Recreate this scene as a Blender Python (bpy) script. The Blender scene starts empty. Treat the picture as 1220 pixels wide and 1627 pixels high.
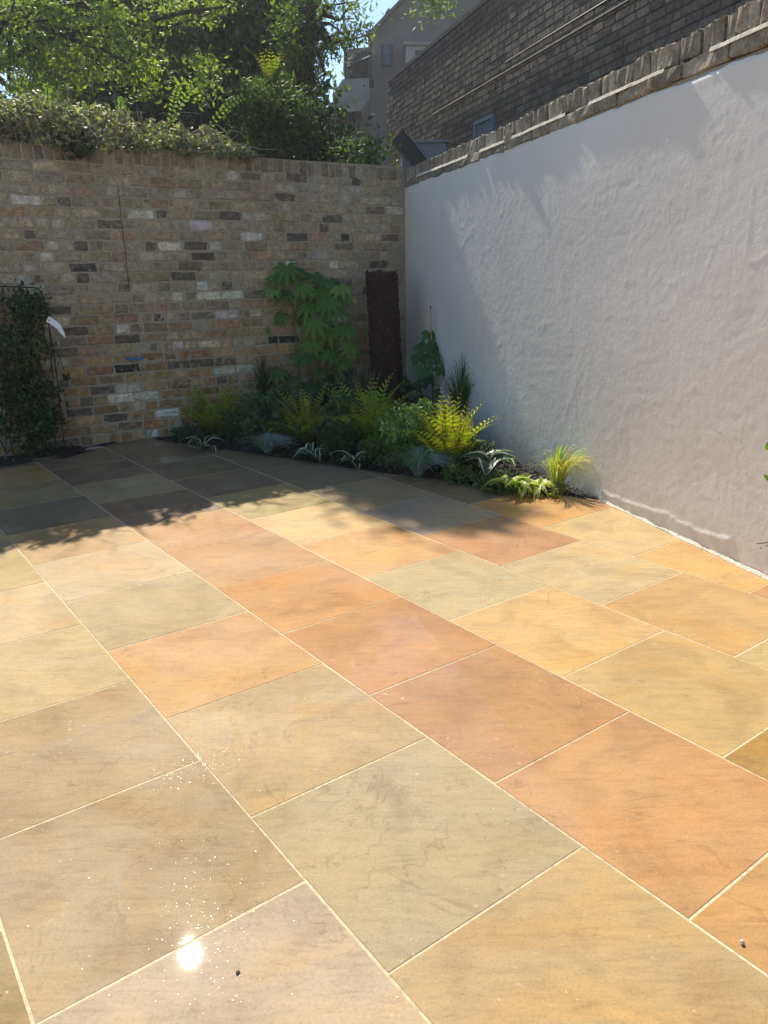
import bpy, bmesh, math, random
import numpy as np
from mathutils import Vector, Matrix, noise as mn

random.seed(7); rng = np.random.default_rng(7)
R = math.radians
scene = bpy.context.scene
col = scene.collection

# ------------------------------------------------------------------ camera
EYE = 1.38; FPX = 1222.13; PITCH = 0.293957; ROLL = -0.020944; PW, PH = 1220.0, 1627.0
cam_d = bpy.data.cameras.new('camera'); cam = bpy.data.objects.new('camera', cam_d); col.objects.link(cam)
cam_d.sensor_fit = 'HORIZONTAL'; cam_d.sensor_width = 36; cam_d.lens = 36 * FPX / PW
cam_d.clip_start = 0.05; cam_d.clip_end = 2000
cam.matrix_world = Matrix.Translation((0, 0, EYE)) @ Matrix.Rotation(math.pi / 2 - PITCH, 4, 'X') @ Matrix.Rotation(ROLL, 4, 'Z')
scene.camera = cam

# ------------------------------------------------------------------ light
SUN_AZ, SUN_EL = R(-18.4), R(45.0)          # azimuth clockwise from +Y
sdir = Vector((math.sin(SUN_AZ) * math.cos(SUN_EL), math.cos(SUN_AZ) * math.cos(SUN_EL), math.sin(SUN_EL)))
world = bpy.data.worlds.new('World'); scene.world = world; world.use_nodes = True
wn = world.node_tree.nodes; wl = world.node_tree.links
sky = wn.new('ShaderNodeTexSky'); sky.sky_type = 'NISHITA'; sky.sun_disc = False
sky.sun_elevation = SUN_EL; sky.sun_rotation = SUN_AZ; sky.air_density = 1.0; sky.dust_density = 0.1; sky.ozone_density = 3.0
wn['Background'].inputs['Strength'].default_value = 0.115
wl.new(sky.outputs[0], wn['Background'].inputs['Color'])
sun_d = bpy.data.lights.new('sun', 'SUN'); sun_d.energy = 4.8; sun_d.angle = R(0.55); sun_d.color = (1.0, 0.92, 0.79)
sun = bpy.data.objects.new('sun', sun_d); col.objects.link(sun); sun.rotation_euler = sdir.to_track_quat('Z', 'Y').to_euler()
sun.location = (-3, 8, 9)
scene.view_settings.view_transform = 'Standard'; scene.view_settings.look = 'None'
scene.view_settings.exposure = 0.68; scene.view_settings.gamma = 1.0; scene.view_settings.use_curve_mapping = False
scene.render.engine = 'CYCLES'
scene.cycles.max_bounces = 8; scene.cycles.diffuse_bounces = 5; scene.cycles.transparent_max_bounces = 4
scene.cycles.sample_clamp_indirect = 6.0; scene.cycles.caustics_reflective = False; scene.cycles.caustics_refractive = False

HAZE = 0.0013
# ------------------------------------------------------------------ measuring helpers (points of the place from sight lines)
def ray(px, py):
    x = px - PW / 2; y = -(py - PH / 2); c, s = math.cos(ROLL), math.sin(ROLL); x, y = c * x - s * y, s * x + c * y
    return Vector((x / FPX, math.cos(PITCH) + y / FPX * math.sin(PITCH), -math.sin(PITCH) + y / FPX * math.cos(PITCH)))
def G(px, py, z=0.0):
    d = ray(px, py); t = (z - EYE) / d.z; return Vector((d.x * t, d.y * t, z))
def at(px, py, Y):
    d = ray(px, py); t = Y / d.y; return Vector((d.x * t, Y, EYE + d.z * t))
def on_wall(px, py, P, D, off=0.0):      # -> (distance along, height) on the vertical plane through P along D
    d = ray(px, py); N = Vector((-D[1], D[0])); P2 = Vector(P) + N * off
    t = (P2.x * N.x + P2.y * N.y) / (d.x * N.x + d.y * N.y)
    q = Vector((d.x * t, d.y * t)) - P2
    return q.x * D[0] + q.y * D[1], EYE + d.z * t

# ------------------------------------------------------------------ object helpers
def tag(o, label=None, cat=None, group=None, kind=None):
    if label: o['label'] = label
    if cat: o['category'] = cat
    if group: o['group'] = group
    if kind: o['kind'] = kind
    return o
def link(name, data, parent=None, loc=None, rot=None, scale=None, color=None):
    o = bpy.data.objects.new(name, data); col.objects.link(o)
    if parent: o.parent = parent
    if loc is not None: o.location = loc
    if rot is not None: o.rotation_euler = rot
    if scale is not None: o.scale = scale
    if color is not None: o.color = (*color[:3], 1)
    return o
def thing(name, label, cat, loc=(0, 0, 0), rotz=0.0, group=None):
    o = bpy.data.objects.new(name, None); col.objects.link(o); o.location = loc; o.rotation_euler = (0, 0, rotz)
    o.empty_display_size = .1
    return tag(o, label, cat, group)
def mesh(name, verts, faces, mats=(), cols=None, midx=None, smooth=False):
    me = bpy.data.meshes.new(name)
    me.from_pydata([tuple(v) for v in verts], [], [tuple(f) for f in faces])
    for m in mats: me.materials.append(m)
    if cols is not None:
        a = me.color_attributes.new('Col', 'FLOAT_COLOR', 'POINT')
        arr = np.ones((len(verts), 4), np.float32); arr[:, :3] = np.asarray(cols, np.float32)[:, :3]
        a.data.foreach_set('color', arr.ravel())
    if midx is not None: me.polygons.foreach_set('material_index', midx)
    if smooth: me.polygons.foreach_set('use_smooth', [True] * len(me.polygons))
    me.update(); return me
class MB:
    def __init__(s): s.v = []; s.f = []; s.c = []; s.m = []
    def add(s, verts, faces, c=(1, 1, 1), m=0):
        b = len(s.v); s.v += [tuple(v) for v in verts]; s.f += [tuple(i + b for i in f) for f in faces]
        s.c += [c] * len(verts); s.m += [m] * len(faces); return s
    def box(s, lo, hi, c=(1, 1, 1), m=0):
        x0, y0, z0 = lo; x1, y1, z1 = hi
        return s.add([(x0, y0, z0), (x1, y0, z0), (x1, y1, z0), (x0, y1, z0), (x0, y0, z1), (x1, y0, z1), (x1, y1, z1), (x0, y1, z1)],
                     [(0, 3, 2, 1), (4, 5, 6, 7), (0, 1, 5, 4), (1, 2, 6, 5), (2, 3, 7, 6), (3, 0, 4, 7)], c, m)
    def tube(s, pts, rad, n=6, c=(1, 1, 1), m=0):
        pts = [Vector(p) for p in pts]; rings = []
        for i, p in enumerate(pts):
            t = (pts[min(i + 1, len(pts) - 1)] - pts[max(i - 1, 0)]).normalized()
            a = t.cross(Vector((0, 0, 1)) if abs(t.z) < .9 else Vector((1, 0, 0))).normalized(); b = t.cross(a)
            r = rad[i] if hasattr(rad, '__len__') else rad
            rings.append([p + (a * math.cos(k * 2 * math.pi / n) + b * math.sin(k * 2 * math.pi / n)) * r for k in range(n)])
        v = [q for r_ in rings for q in r_]; f = []
        for i in range(len(pts) - 1):
            for k in range(n): f.append((i * n + k, i * n + (k + 1) % n, (i + 1) * n + (k + 1) % n, (i + 1) * n + k))
        f.append(tuple(range(n))[::-1]); f.append(tuple(range((len(pts) - 1) * n, len(pts) * n)))
        return s.add(v, f, c, m)
    def me(s, name, mats, smooth=False): return mesh(name, s.v, s.f, mats, s.c, s.m, smooth)
    def build(s, name, mats, parent=None, smooth=False, **k):
        return link(name, s.me(name, mats if isinstance(mats, (list, tuple)) else [mats], smooth), parent, **k)

# ------------------------------------------------------------------ material helpers
def srgb(r, g, b):
    return tuple(((c / 255) / 12.92 if c / 255 <= .04045 else ((c / 255 + .055) / 1.055) ** 2.4) for c in (r, g, b))
class NT:
    def __init__(s, name):
        s.m = bpy.data.materials.new(name); s.m.use_nodes = True; s.t = s.m.node_tree; s.n = s.t.nodes
        s.b = s.n['Principled BSDF']; s.out = s.n['Material Output']
    def new(s, typ, **k):
        n = s.n.new('ShaderNode' + typ)
        for a, v in k.items(): setattr(n, a, v)
        return n
    def set(s, sock, v):
        if isinstance(v, bpy.types.NodeSocket): s.t.links.new(v, sock)
        elif v is not None: sock.default_value = (*v, 1) if isinstance(v, tuple) and len(v) == 3 and sock.type == 'RGBA' else v
    def noise(s, vec, scale, detail=3, rough=.55, dist=0.0):
        n = s.new('TexNoise'); s.set(n.inputs['Vector'], vec); n.inputs['Scale'].default_value = scale
        n.inputs['Detail'].default_value = detail; n.inputs['Roughness'].default_value = rough; n.inputs['Distortion'].default_value = dist
        return n.outputs['Fac']
    def ramp(s, fac, stops):
        n = s.new('ValToRGB'); s.set(n.inputs[0], fac); e = n.color_ramp.elements
        while len(e) < len(stops): e.new(.5)
        for i, (p, c) in enumerate(stops):
            e[i].position = p; e[i].color = (c, c, c, 1) if not isinstance(c, tuple) else (*c, 1)
        return n.outputs[0]
    def mix(s, a, b, f=.5, mode='MIX'):
        n = s.new('Mix', data_type='RGBA', blend_type=mode); s.set(n.inputs[0], f); s.set(n.inputs[6], a); s.set(n.inputs[7], b)
        return n.outputs[2]
    def math(s, a, b, op='MULTIPLY', c=None):
        n = s.new('Math', operation=op); s.set(n.inputs[0], a); s.set(n.inputs[1], b)
        if c is not None: s.set(n.inputs[2], c)
        return n.outputs[0]
    def mapping(s, vec, scale=(1, 1, 1), loc=None):
        n = s.new('Mapping'); s.set(n.inputs[0], vec); n.inputs['Scale'].default_value = scale
        if loc is not None: s.set(n.inputs['Location'], loc)
        return n.outputs[0]
    def bump(s, h, strength=.3, dist=.01, normal=None):
        n = s.new('Bump'); s.set(n.inputs['Height'], h); n.inputs['Strength'].default_value = strength; n.inputs['Distance'].default_value = dist
        if normal is not None: s.set(n.inputs['Normal'], normal)
        return n.outputs[0]
    def p(s, **k):
        for a, v in k.items(): s.set(s.b.inputs[a.replace('_', ' ')], v)
        return s.m
def coords(t, kind='Object'):
    return t.new('TexCoord').outputs[kind]

def mat_simple(name, color, rough=.7, metal=0.0, nscale=30, amt=.25, bump=.15, attr=False):
    t = NT(name); v = coords(t); n = t.noise(v, nscale, 4)
    base = color
    if attr: a = t.new('VertexColor', layer_name='Col'); base = a.outputs[0]
    c = t.mix(base, t.ramp(n, [(.25, 1 - amt), (.75, 1 + amt)]), 1.0, 'MULTIPLY')
    return t.p(Base_Color=c, Roughness=rough, Metallic=metal, Normal=t.bump(n, bump, .01))

def mat_leaf(name, trans=.45, rough=.6, tcol=(1.25, 1.35, .35), attr=True, color=(.05, .09, .02)):
    t = NT(name)
    if attr: base = t.new('VertexColor', layer_name='Col').outputs[0]
    else: base = t.mix(color, t.ramp(t.noise(coords(t), 25, 3), [(.3, .7), (.7, 1.3)]), 1.0, 'MULTIPLY')
    t.p(Base_Color=base, Roughness=rough); t.b.inputs['Specular IOR Level'].default_value = .3
    tr = t.new('BsdfTranslucent'); t.set(tr.inputs[0], t.mix(base, tcol, 1.0, 'MULTIPLY'))
    mx = t.new('MixShader'); mx.inputs[0].default_value = trans
    t.t.links.new(t.b.outputs[0], mx.inputs[1]); t.t.links.new(tr.outputs[0], mx.inputs[2]); t.t.links.new(mx.outputs[0], t.out.inputs[0])
    return t.m

def mat_slab():
    t = NT('sandstone'); oi = t.new('ObjectInfo'); tc = coords(t)
    off = t.new('VectorMath', operation='SCALE'); cx = t.new('CombineXYZ')
    t.set(cx.inputs[0], oi.outputs['Random']); t.set(cx.inputs[1], t.math(oi.outputs['Random'], 7.31)); t.set(cx.inputs[2], t.math(oi.outputs['Random'], 3.7))
    t.set(off.inputs[0], cx.outputs[0]); off.inputs['Scale'].default_value = 40
    v = t.new('VectorMath', operation='ADD'); t.set(v.inputs[0], tc); t.set(v.inputs[1], off.outputs[0]); v = v.outputs[0]
    base = oi.outputs['Color']
    big = t.noise(v, 3.2, 6, .62, 1.0)
    c = t.mix(base, t.ramp(big, [(.30, (.80, .78, .76)), (.5, (1, 1, 1)), (.70, (1.13, 1.10, 1.03))]), 1.0, 'MULTIPLY')
    hue = t.noise(t.mapping(v, (1, 1.7, 1)), 1.4, 6, .62, 1.6)                              # ochre and grey drifts
    c = t.mix(c, t.mix(c, (1.07, .95, .76), 1.0, 'MULTIPLY'), t.ramp(hue, [(.5, 0.0), (.68, .8)]))
    c = t.mix(c, t.mix(c, (.92, .92, 1.0), 1.0, 'MULTIPLY'), t.ramp(hue, [(.3, .85), (.48, 0.0)]))
    wv = t.new('TexWave', wave_type='BANDS'); t.set(wv.inputs[0], t.mapping(v, (1, 2.2, 1))); wv.inputs['Scale'].default_value = 1.1
    wv.inputs['Distortion'].default_value = 9; wv.inputs['Detail'].default_value = 3; wv.inputs['Detail Scale'].default_value = 1.1
    mask = t.ramp(t.noise(v, 1.1, 1), [(.5, 0.0), (.66, 1.0)])
    band = t.math(t.ramp(wv.outputs['Fac'], [(.55, 0.0), (.8, 1.0)]), mask)
    c = t.mix(c, t.mix(c, (.95, .78, .55), 1.0, 'MULTIPLY'), t.math(band, .3))
    streak = t.noise(t.mapping(v, (1.5, 8, 1)), 6, 7, .72, .8)     # bedding grain
    c = t.mix(c, t.ramp(streak, [(.3, .80), (.5, 1.0), (.75, 1.09)]), 1.0, 'MULTIPLY')
    # rock veins: thin dark contour lines where a warped noise crosses one level
    nv = t.noise(v, 1.7, 5, .6, .8)
    line = t.ramp(t.math(t.math(nv, .5, 'SUBTRACT'), 0.0, 'ABSOLUTE'.replace('ABSOLUTE', 'ABSOLUTE')), [(0.0, 1.0), (.008, 0.0)])
    lm = t.ramp(t.noise(v, 2.3, 2), [(.50, 0.0), (.60, 1.0)])
    c = t.mix(c, t.mix(c, (.50, .40, .32), 1.0, 'MULTIPLY'), t.math(t.math(line, lm), .38))
    sm = t.math(t.ramp(t.noise(v, 24, 6, .75), [(.58, 0.0), (.70, 1.0)]), t.ramp(t.noise(v, 4.3, 3), [(.52, 0.0), (.68, 1.0)]))
    c = t.mix(c, t.mix(c, (.48, .34, .24), 1.0, 'MULTIPLY'), t.math(sm, .7))
    blot = t.ramp(t.noise(t.mapping(v, (1, 1.8, 1)), 7, 6, .7, .8), [(.58, 0.0), (.72, 1.0)]); c = t.mix(c, t.mix(c, (.78, .68, .60), 1.0, 'MULTIPLY'), t.math(blot, .42))
    sp = t.noise(v, 160, 2, .5)
    c = t.mix(c, t.ramp(sp, [(.3, .86), (.45, 1.0), (.7, 1.07)]), 1.0, 'MULTIPLY')
    ch = t.math(t.ramp(t.noise(v, 55, 3), [(.69, 0.0), (.72, 1.0)]), t.ramp(t.noise(v, 3.1, 2), [(.5, 0.0), (.6, 1.0)]))
    c = t.mix(c, (.55, .46, .34), t.math(ch, .7))
    rip = t.noise(v, 13, 3); fine = t.noise(v, 120, 3)
    h = t.math(t.math(streak, .6), t.math(t.math(rip, .8), t.math(fine, .25), 'ADD'), 'ADD')
    h = t.math(h, t.math(sm, -.6), 'ADD')
    geo = t.new('NewGeometry')
    wet = t.noise(t.mapping(geo.outputs['Position'], (1.1, 1.6, 1), (3.1, .7, 0)), 1.3, 4, .6, .4)
    crough = t.ramp(wet, [(.36, .006), (.62, .035)])
    spark = t.math(t.ramp(t.noise(geo.outputs['Position'], 2.1, 3, .6, .5), [(.57, 0.0), (.66, 1.0)]), fine)
    nb = t.bump(h, .28, .004); nc = t.bump(t.math(t.math(rip, .09), t.math(spark, .6), 'ADD'), .12, .0025)
    t.p(Base_Color=c, Roughness=t.ramp(wet, [(.35, .62), (.65, .8)]), Normal=nb, Specular_IOR_Level=.25, Coat_Roughness=crough, Coat_Weight=t.ramp(wet, [(.30, .85), (.66, .5)]), Coat_IOR=1.34, Coat_Normal=nc)
    return t.m
def mat_brick(name, mode='object', lime=.7, rough=.9):
    t = NT(name); v0 = coords(t); oi = t.new('ObjectInfo')
    if mode == 'object':
        base = oi.outputs['Color']
        cx = t.new('CombineXYZ'); t.set(cx.inputs[0], t.math(oi.outputs['Random'], 91.0)); t.set(cx.inputs[1], t.math(oi.outputs['Random'], 37.0))
        a = t.new('VectorMath', operation='ADD'); t.set(a.inputs[0], t.mapping(v0, (1, 1, 1))); t.set(a.inputs[1], cx.outputs[0]); v = a.outputs[0]
    else: base = t.new('VertexColor', layer_name='Col').outputs[0]; v = v0
    geo = t.new('NewGeometry'); w = geo.outputs['Position']
    n = t.noise(w, 22, 4, .7); n2 = t.noise(w, 75, 3, .6)
    c = t.mix(base, t.ramp(n, [(.25, .5), (.5, 1.0), (.72, 1.5)]), 1.0, 'MULTIPLY')
    c = t.mix(c, t.ramp(n2, [(.3, .68), (.7, 1.25)]), 1.0, 'MULTIPLY')
    hh = t.noise(w, 9, 3, .6, 1.0); c = t.mix(c, t.mix(c, (1.1, .82, .62), 1.0, 'MULTIPLY'), t.ramp(hh, [(.5, 0.0), (.7, .45)]))
    lm = t.math(t.ramp(t.noise(w, 26, 5, .75), [(.50, 0.0), (.64, 1.0)]), t.ramp(t.noise(w, 2.3, 3), [(.36, .15), (.60, 1.0)]))
    c = t.mix(c, (.43, .38, .27), t.math(lm, lime))                       # smeared lime mortar
    soot = t.ramp(t.noise(w, 3.1, 4), [(.4, 0.0), (.62, 1.0)])
    c = t.mix(c, t.mix(c, (.62, .6, .58), 1.0, 'MULTIPLY'), t.math(soot, .55))
    h = t.math(n, t.math(n2, .5), 'ADD')
    return t.p(Base_Color=t.mix(c, (1.10, 1.07, 1.0), 1.0, 'MULTIPLY'), Roughness=rough, Normal=t.bump(h, .7, .008))
def mat_mortar(name, c0, c1, bump=.6):
    t = NT(name); w = t.new('NewGeometry').outputs['Position']
    n = t.noise(w, 55, 5, .7); b = t.noise(w, 1.8, 3)
    c = t.mix(c0, c1, t.ramp(b, [(.35, 0.0), (.65, 1.0)])); c = t.mix(c, t.ramp(n, [(.3, .65), (.7, 1.25)]), 1.0, 'MULTIPLY')
    return t.p(Base_Color=c, Roughness=.95, Normal=t.bump(n, bump, .01))
def mat_render():
    t = NT('white_masonry_paint'); w = t.new('NewGeometry').outputs['Position']
    b = t.noise(w, .9, 4, .6); c = t.mix((.775, .73, .65), (.835, .795, .72), t.ramp(b, [(.35, 0.0), (.65, 1.0)]))
    st = t.ramp(t.noise(t.mapping(w, (1, 1, .5)), 1.7, 4, .6), [(.56, 0.0), (.75, 1.0)])
    c = t.mix(c, (.66, .60, .50), t.math(st, .30))
    z = t.new('SeparateXYZ'); t.set(z.inputs[0], w)
    low = t.math(t.ramp(z.outputs[2], [(0.0, 1.0), (.22, 0.0)]), t.ramp(t.noise(w, 9, 4), [(.4, .2), (.65, 1.0)]))
    c = t.mix(c, (.42, .36, .28), t.math(low, .45))                       # splash dirt at the foot
    n = t.noise(w, 26, 5, .65, 1.2); n2 = t.noise(w, 120, 3)
    return t.p(Base_Color=c, Roughness=.75, Normal=t.bump(t.math(n, t.math(n2, .3), 'ADD'), .26, .008))

M = {}
M['slab'] = mat_slab()
M['pointing'] = mat_mortar('cream_pointing', (.52, .42, .25), (.72, .60, .38), .6)
M['brick'] = mat_brick('old_stock_brick'); M['brick_attr'] = mat_brick('old_stock_brick_joined', 'attr')
M['dbrick'] = mat_brick('dark_brick', lime=.10); M['dbrick_attr'] = mat_brick('dark_brick_joined', 'attr', lime=.10)
M['mortar'] = mat_mortar('lime_mortar', (.33, .28, .19), (.42, .365, .265))
M['dmortar'] = mat_mortar('grey_mortar', (.07, .057, .046), (.10, .082, .066))
M['fillet'] = mat_mortar('pale_fillet_mortar', (.62, .56, .44), (.74, .68, .55))
M['render'] = mat_render()
M['soil'] = mat_mortar('dark_soil', (.016, .012, .009), (.03, .022, .016), 1.0)
M['chip'] = mat_simple('bark_chip', (.03, .02, .014), .8, nscale=40, amt=.5, attr=True)
M['leaf'] = mat_leaf('leaf'); M['leaf_gloss'] = mat_leaf('glossy_leaf', .28, .62)
M['leaf_soft'] = mat_leaf('soft_leaf', .35, .6)
M['bark'] = mat_simple('bark', (.05, .038, .028), .9, nscale=14, amt=.5, bump=.8)
M['stem'] = mat_simple('green_stem', (.09, .12, .04), .6, nscale=30)
M['metal'] = mat_simple('black_metal', (.012, .012, .012), .45, .3)
M['concrete'] = mat_simple('pale_concrete', (.24, .225, .20), .85, nscale=3, amt=.18)
M['house'] = mat_simple('weathered_render', (.15, .138, .125), .9, nscale=2.5, amt=.2)
M['pale'] = mat_simple('pale_panel', (.30, .29, .27), .7, nscale=3, amt=.1)
M['dark'] = mat_simple('dark_paint', (.012, .013, .017), .6)
M['glass'] = mat_simple('window_glass', (.03, .05, .07), .08, nscale=2, bump=.02)
M['blue'] = mat_simple('blue_grey_paint', (.12, .19, .26), .45)
M['greypanel'] = mat_simple('grey_board', (.17, .19, .215), .6, nscale=4, amt=.12)
M['tile'] = mat_simple('roof_tile', (.09, .075, .07), .85, nscale=8, amt=.3)
M['cane'] = mat_simple('bamboo', (.42, .27, .10), .5)
M['tag'] = mat_simple('white_plastic', (.8, .8, .82), .35, amt=.04, bump=.02)
M['paint'] = mat_simple('blue_paint', (.02, .14, .33), .6, nscale=40, amt=.4)
M['stone'] = mat_simple('pebble', (.12, .09, .07), .5, nscale=60)
M['cable'] = mat_simple('cable', (.02, .02, .02), .6)

# ------------------------------------------------------------------ the place: axes of its walls
CB = Vector((.28055, 8.51957)); DB = Vector((.86463, .50242))        # back wall corner and direction (to the right)
DR = Vector((.28015, -.95996))                                      # right wall direction (towards the viewer)
NBk = Vector((-DB.y, DB.x)); NRt = Vector((-DR.y, DR.x))             # pointing away from the patio
ROT_B = math.atan2(DB.y, DB.x); ROT_R = math.atan2(DR.y, DR.x)
uS = Vector((math.sin(-.629704), math.cos(-.629704))); nS = Vector((math.cos(-.629704), -math.sin(-.629704)))
def backpt(s, d, z): q = CB + DB * s - NBk * d; return Vector((q.x, q.y, z))
def rightpt(s, d, z): q = CB + DR * s - NRt * d; return Vector((q.x, q.y, z))

# ------------------------------------------------------------------ ground
g = MB().add([(-90, -90, -.16), (90, -90, -.16), (90, 90, -.16), (-90, 90, -.16)], [(0, 1, 2, 3)])
tag(g.build('ground', M['soil']), 'dark earth ground around and below the patio', kind='structure')

# ------------------------------------------------------------------ patio of square slabs
def clip(poly, P, N):       # keep the side where (p-P).N <= 0
    out = []
    for i in range(len(poly)):
        a, b = poly[i], poly[(i + 1) % len(poly)]; da, db = (a - P).dot(N), (b - P).dot(N)
        if da <= 0: out.append(a)
        if (da < 0 < db) or (db < 0 < da): out.append(a + (b - a) * (da / (da - db)))
    return out
E0, E1, E2 = Vector((-2.156, 7.074)), Vector((-.041, 5.593)), Vector((1.44, 4.69))
def nrm(a, b): d = (b - a).normalized(); return Vector((-d.y, d.x))
NE1, NE2 = nrm(E0, E1), nrm(E1, E2)
LBa, LBb = G(65, 735).xy, G(65, 708).xy      # soil pocket under the trellis: everything left of x, behind y
def region(poly, inset=0.0):
    if not poly: return poly
    poly = clip(poly, CB - NBk * (.012 + inset), NBk)
    if poly: poly = clip(poly, CB - NRt * (.014 + inset), NRt)
    if poly:
        c = sum((p for p in poly), Vector((0, 0))) / len(poly)
        poly = clip(poly, E1 - NE1 * inset, NE1) if c.x < -.041 else clip(poly, E1 - NE2 * inset, NE2)
    return poly
patio = thing('patio', 'patio', None, (0, 0, 0)); 
for k in ('category', 'label'): 
    if k in patio: del patio[k]
tag(patio, 'wet sandstone patio of square buff, orange and grey slabs with cream joints', kind='structure')
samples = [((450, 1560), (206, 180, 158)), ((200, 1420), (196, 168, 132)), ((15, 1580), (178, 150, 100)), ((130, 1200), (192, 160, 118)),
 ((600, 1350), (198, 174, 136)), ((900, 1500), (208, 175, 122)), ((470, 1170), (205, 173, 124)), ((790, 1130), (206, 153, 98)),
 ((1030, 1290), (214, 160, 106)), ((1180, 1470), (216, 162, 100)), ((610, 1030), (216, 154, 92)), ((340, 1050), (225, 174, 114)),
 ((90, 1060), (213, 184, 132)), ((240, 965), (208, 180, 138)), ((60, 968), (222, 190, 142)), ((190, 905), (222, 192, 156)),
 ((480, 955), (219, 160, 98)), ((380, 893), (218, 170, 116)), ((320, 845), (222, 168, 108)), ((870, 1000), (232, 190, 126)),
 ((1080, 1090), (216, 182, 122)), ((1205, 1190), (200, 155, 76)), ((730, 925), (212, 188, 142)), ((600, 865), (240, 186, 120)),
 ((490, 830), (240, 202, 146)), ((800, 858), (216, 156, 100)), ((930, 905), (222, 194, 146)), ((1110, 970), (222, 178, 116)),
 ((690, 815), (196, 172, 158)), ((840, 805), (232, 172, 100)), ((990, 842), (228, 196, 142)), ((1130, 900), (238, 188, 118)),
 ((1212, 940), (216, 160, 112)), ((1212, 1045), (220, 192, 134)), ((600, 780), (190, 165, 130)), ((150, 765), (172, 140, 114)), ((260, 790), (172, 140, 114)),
 ((340, 745), (160, 142, 120)), ((60, 800), (168, 148, 122)), ((480, 745), (160, 145, 120)), ((200, 730), (158, 136, 112)), ((10, 920), (215, 185, 120))]  # samples along the back wall: its shade is partly mixed into the slab colour
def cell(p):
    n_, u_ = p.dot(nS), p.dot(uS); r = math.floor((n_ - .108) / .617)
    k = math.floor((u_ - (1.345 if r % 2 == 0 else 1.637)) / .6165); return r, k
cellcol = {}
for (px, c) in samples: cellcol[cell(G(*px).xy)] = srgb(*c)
palette = [srgb(200, 175, 132), srgb(220, 180, 125), srgb(205, 150, 105), srgb(212, 160, 105), srgb(190, 172, 145), srgb(205, 180, 120)]
def slab_mesh(poly, th=.03):
    bm = bmesh.new(); c = sum(poly, Vector((0, 0))) / len(poly)
    vs = [bm.verts.new((p.x - c.x, p.y - c.y, 0)) for p in poly]; f = bm.faces.new(vs)
    if f.normal.z < 0: bmesh.ops.reverse_faces(bm, faces=[f])
    r = bmesh.ops.extrude_face_region(bm, geom=[f]); bm.normal_update()
    new = [v for v in r['geom'] if isinstance(v, bmesh.types.BMVert)]
    for v in new: v.co.z -= th
    bmesh.ops.recalc_face_normals(bm, faces=bm.faces)
    top = [e for e in bm.edges if all(abs(v.co.z) < 1e-6 for v in e.verts)]
    bmesh.ops.bevel(bm, geom=top, offset=.0012, segments=1, affect='EDGES', profile=.6)
    me = bpy.data.meshes.new('slab'); bm.to_mesh(me); bm.free(); me.materials.append(M['slab']); return me, c
for r in range(-9, 9):
    for k in range(-8, 22):
        n0 = .108 + .617 * r; u0 = (1.345 if r % 2 == 0 else 1.637) + .6165 * k - .004 * max(r, 0)
        cc = nS * (n0 + .3) + uS * (u0 + .3)
        if cc.y < -2.2 or cc.x < -6.2 or cc.x > 4: continue
        j = .0029
        q = [(n0 + j, u0 + j), (n0 + .617 - j, u0 + j), (n0 + .617 - j, u0 + .6165 - j), (n0 + j, u0 + .6165 - j)]
        poly = [nS * (a + random.uniform(-.0012, .0012)) + uS * (b + random.uniform(-.0012, .0012)) for a, b in q]
        poly = region(poly)
        if len(poly) >= 3 and cc.x < LBa.x - .0:     # soil pocket at the foot of the trellis
            N = Vector((DB.y, -DB.x)); P = G(30, 738).xy
            poly = clip(poly, P, -N) if len(poly) >= 3 else poly
        if len(poly) < 3: continue
        area = abs(sum(poly[i].x * poly[(i + 1) % len(poly)].y - poly[(i + 1) % len(poly)].x * poly[i].y for i in range(len(poly)))) / 2
        if area < .004: continue
        me, c = slab_mesh(poly)
        base = cellcol.get((r, k)) or (srgb(165, 142, 116) if cc.y > 4.6 - .4 * cc.x and cc.x < 1 else random.choice(palette))  # other slabs in the wall's shade get a darker tone that deepens it
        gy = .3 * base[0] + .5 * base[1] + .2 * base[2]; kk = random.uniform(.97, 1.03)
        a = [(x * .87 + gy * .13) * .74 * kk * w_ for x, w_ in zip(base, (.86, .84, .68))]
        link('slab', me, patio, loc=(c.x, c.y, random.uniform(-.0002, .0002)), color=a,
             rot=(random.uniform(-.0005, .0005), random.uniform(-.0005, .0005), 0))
# pointing between the slabs: one bed of mortar, just below the slab tops
bigp = region([Vector((-7, -4)), Vector((4, -4)), Vector((4, 5.593)), Vector((-.041 + .0, 5.593)), Vector((-.041, 5.593))], .002)
pp = [Vector((-7, -4)), Vector((5, -4)), Vector((5, 12)), Vector((-7, 12))]
pp = clip(pp, CB - NBk * .012, NBk); pp = clip(pp, CB - NRt * .012, NRt)
left_part = clip(clip(pp, Vector((-.041, 0)), Vector((1, 0))), E1, NE1); right_part = clip(clip(pp, Vector((-.041, 0)), Vector((-1, 0))), E1, NE2)
lp = clip(left_part, G(30, 738).xy, -Vector((DB.y, -DB.x))) if False else left_part
mb = MB()
for poly in (lp, right_part):
    mb.add([(p.x, p.y, -.0011) for p in poly], [tuple(range(len(poly)))])
mb.build('pointing', M['pointing'], patio)
me = bpy.data.meshes['pointing']
# cream fillet at the foot of the white wall
mb = MB(); s0 = on_wall(965, 797, CB, DR)[0]; prev = None
for i in range(60):
    s = 4.0 + i * .12
    if s < s0 - .05: continue
    w_ = .016 + .008 * math.sin(i * 2.1) * random.random()
    a = rightpt(s, .002, .016 + random.uniform(-.003, .003)); b = rightpt(s, w_, .0016)
    if prev: mb.add([prev[0], prev[1], b, a], [(0, 1, 2, 3)])
    prev = (a, b)
mb.build('edge_fillet', M['fillet'], patio)

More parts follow.
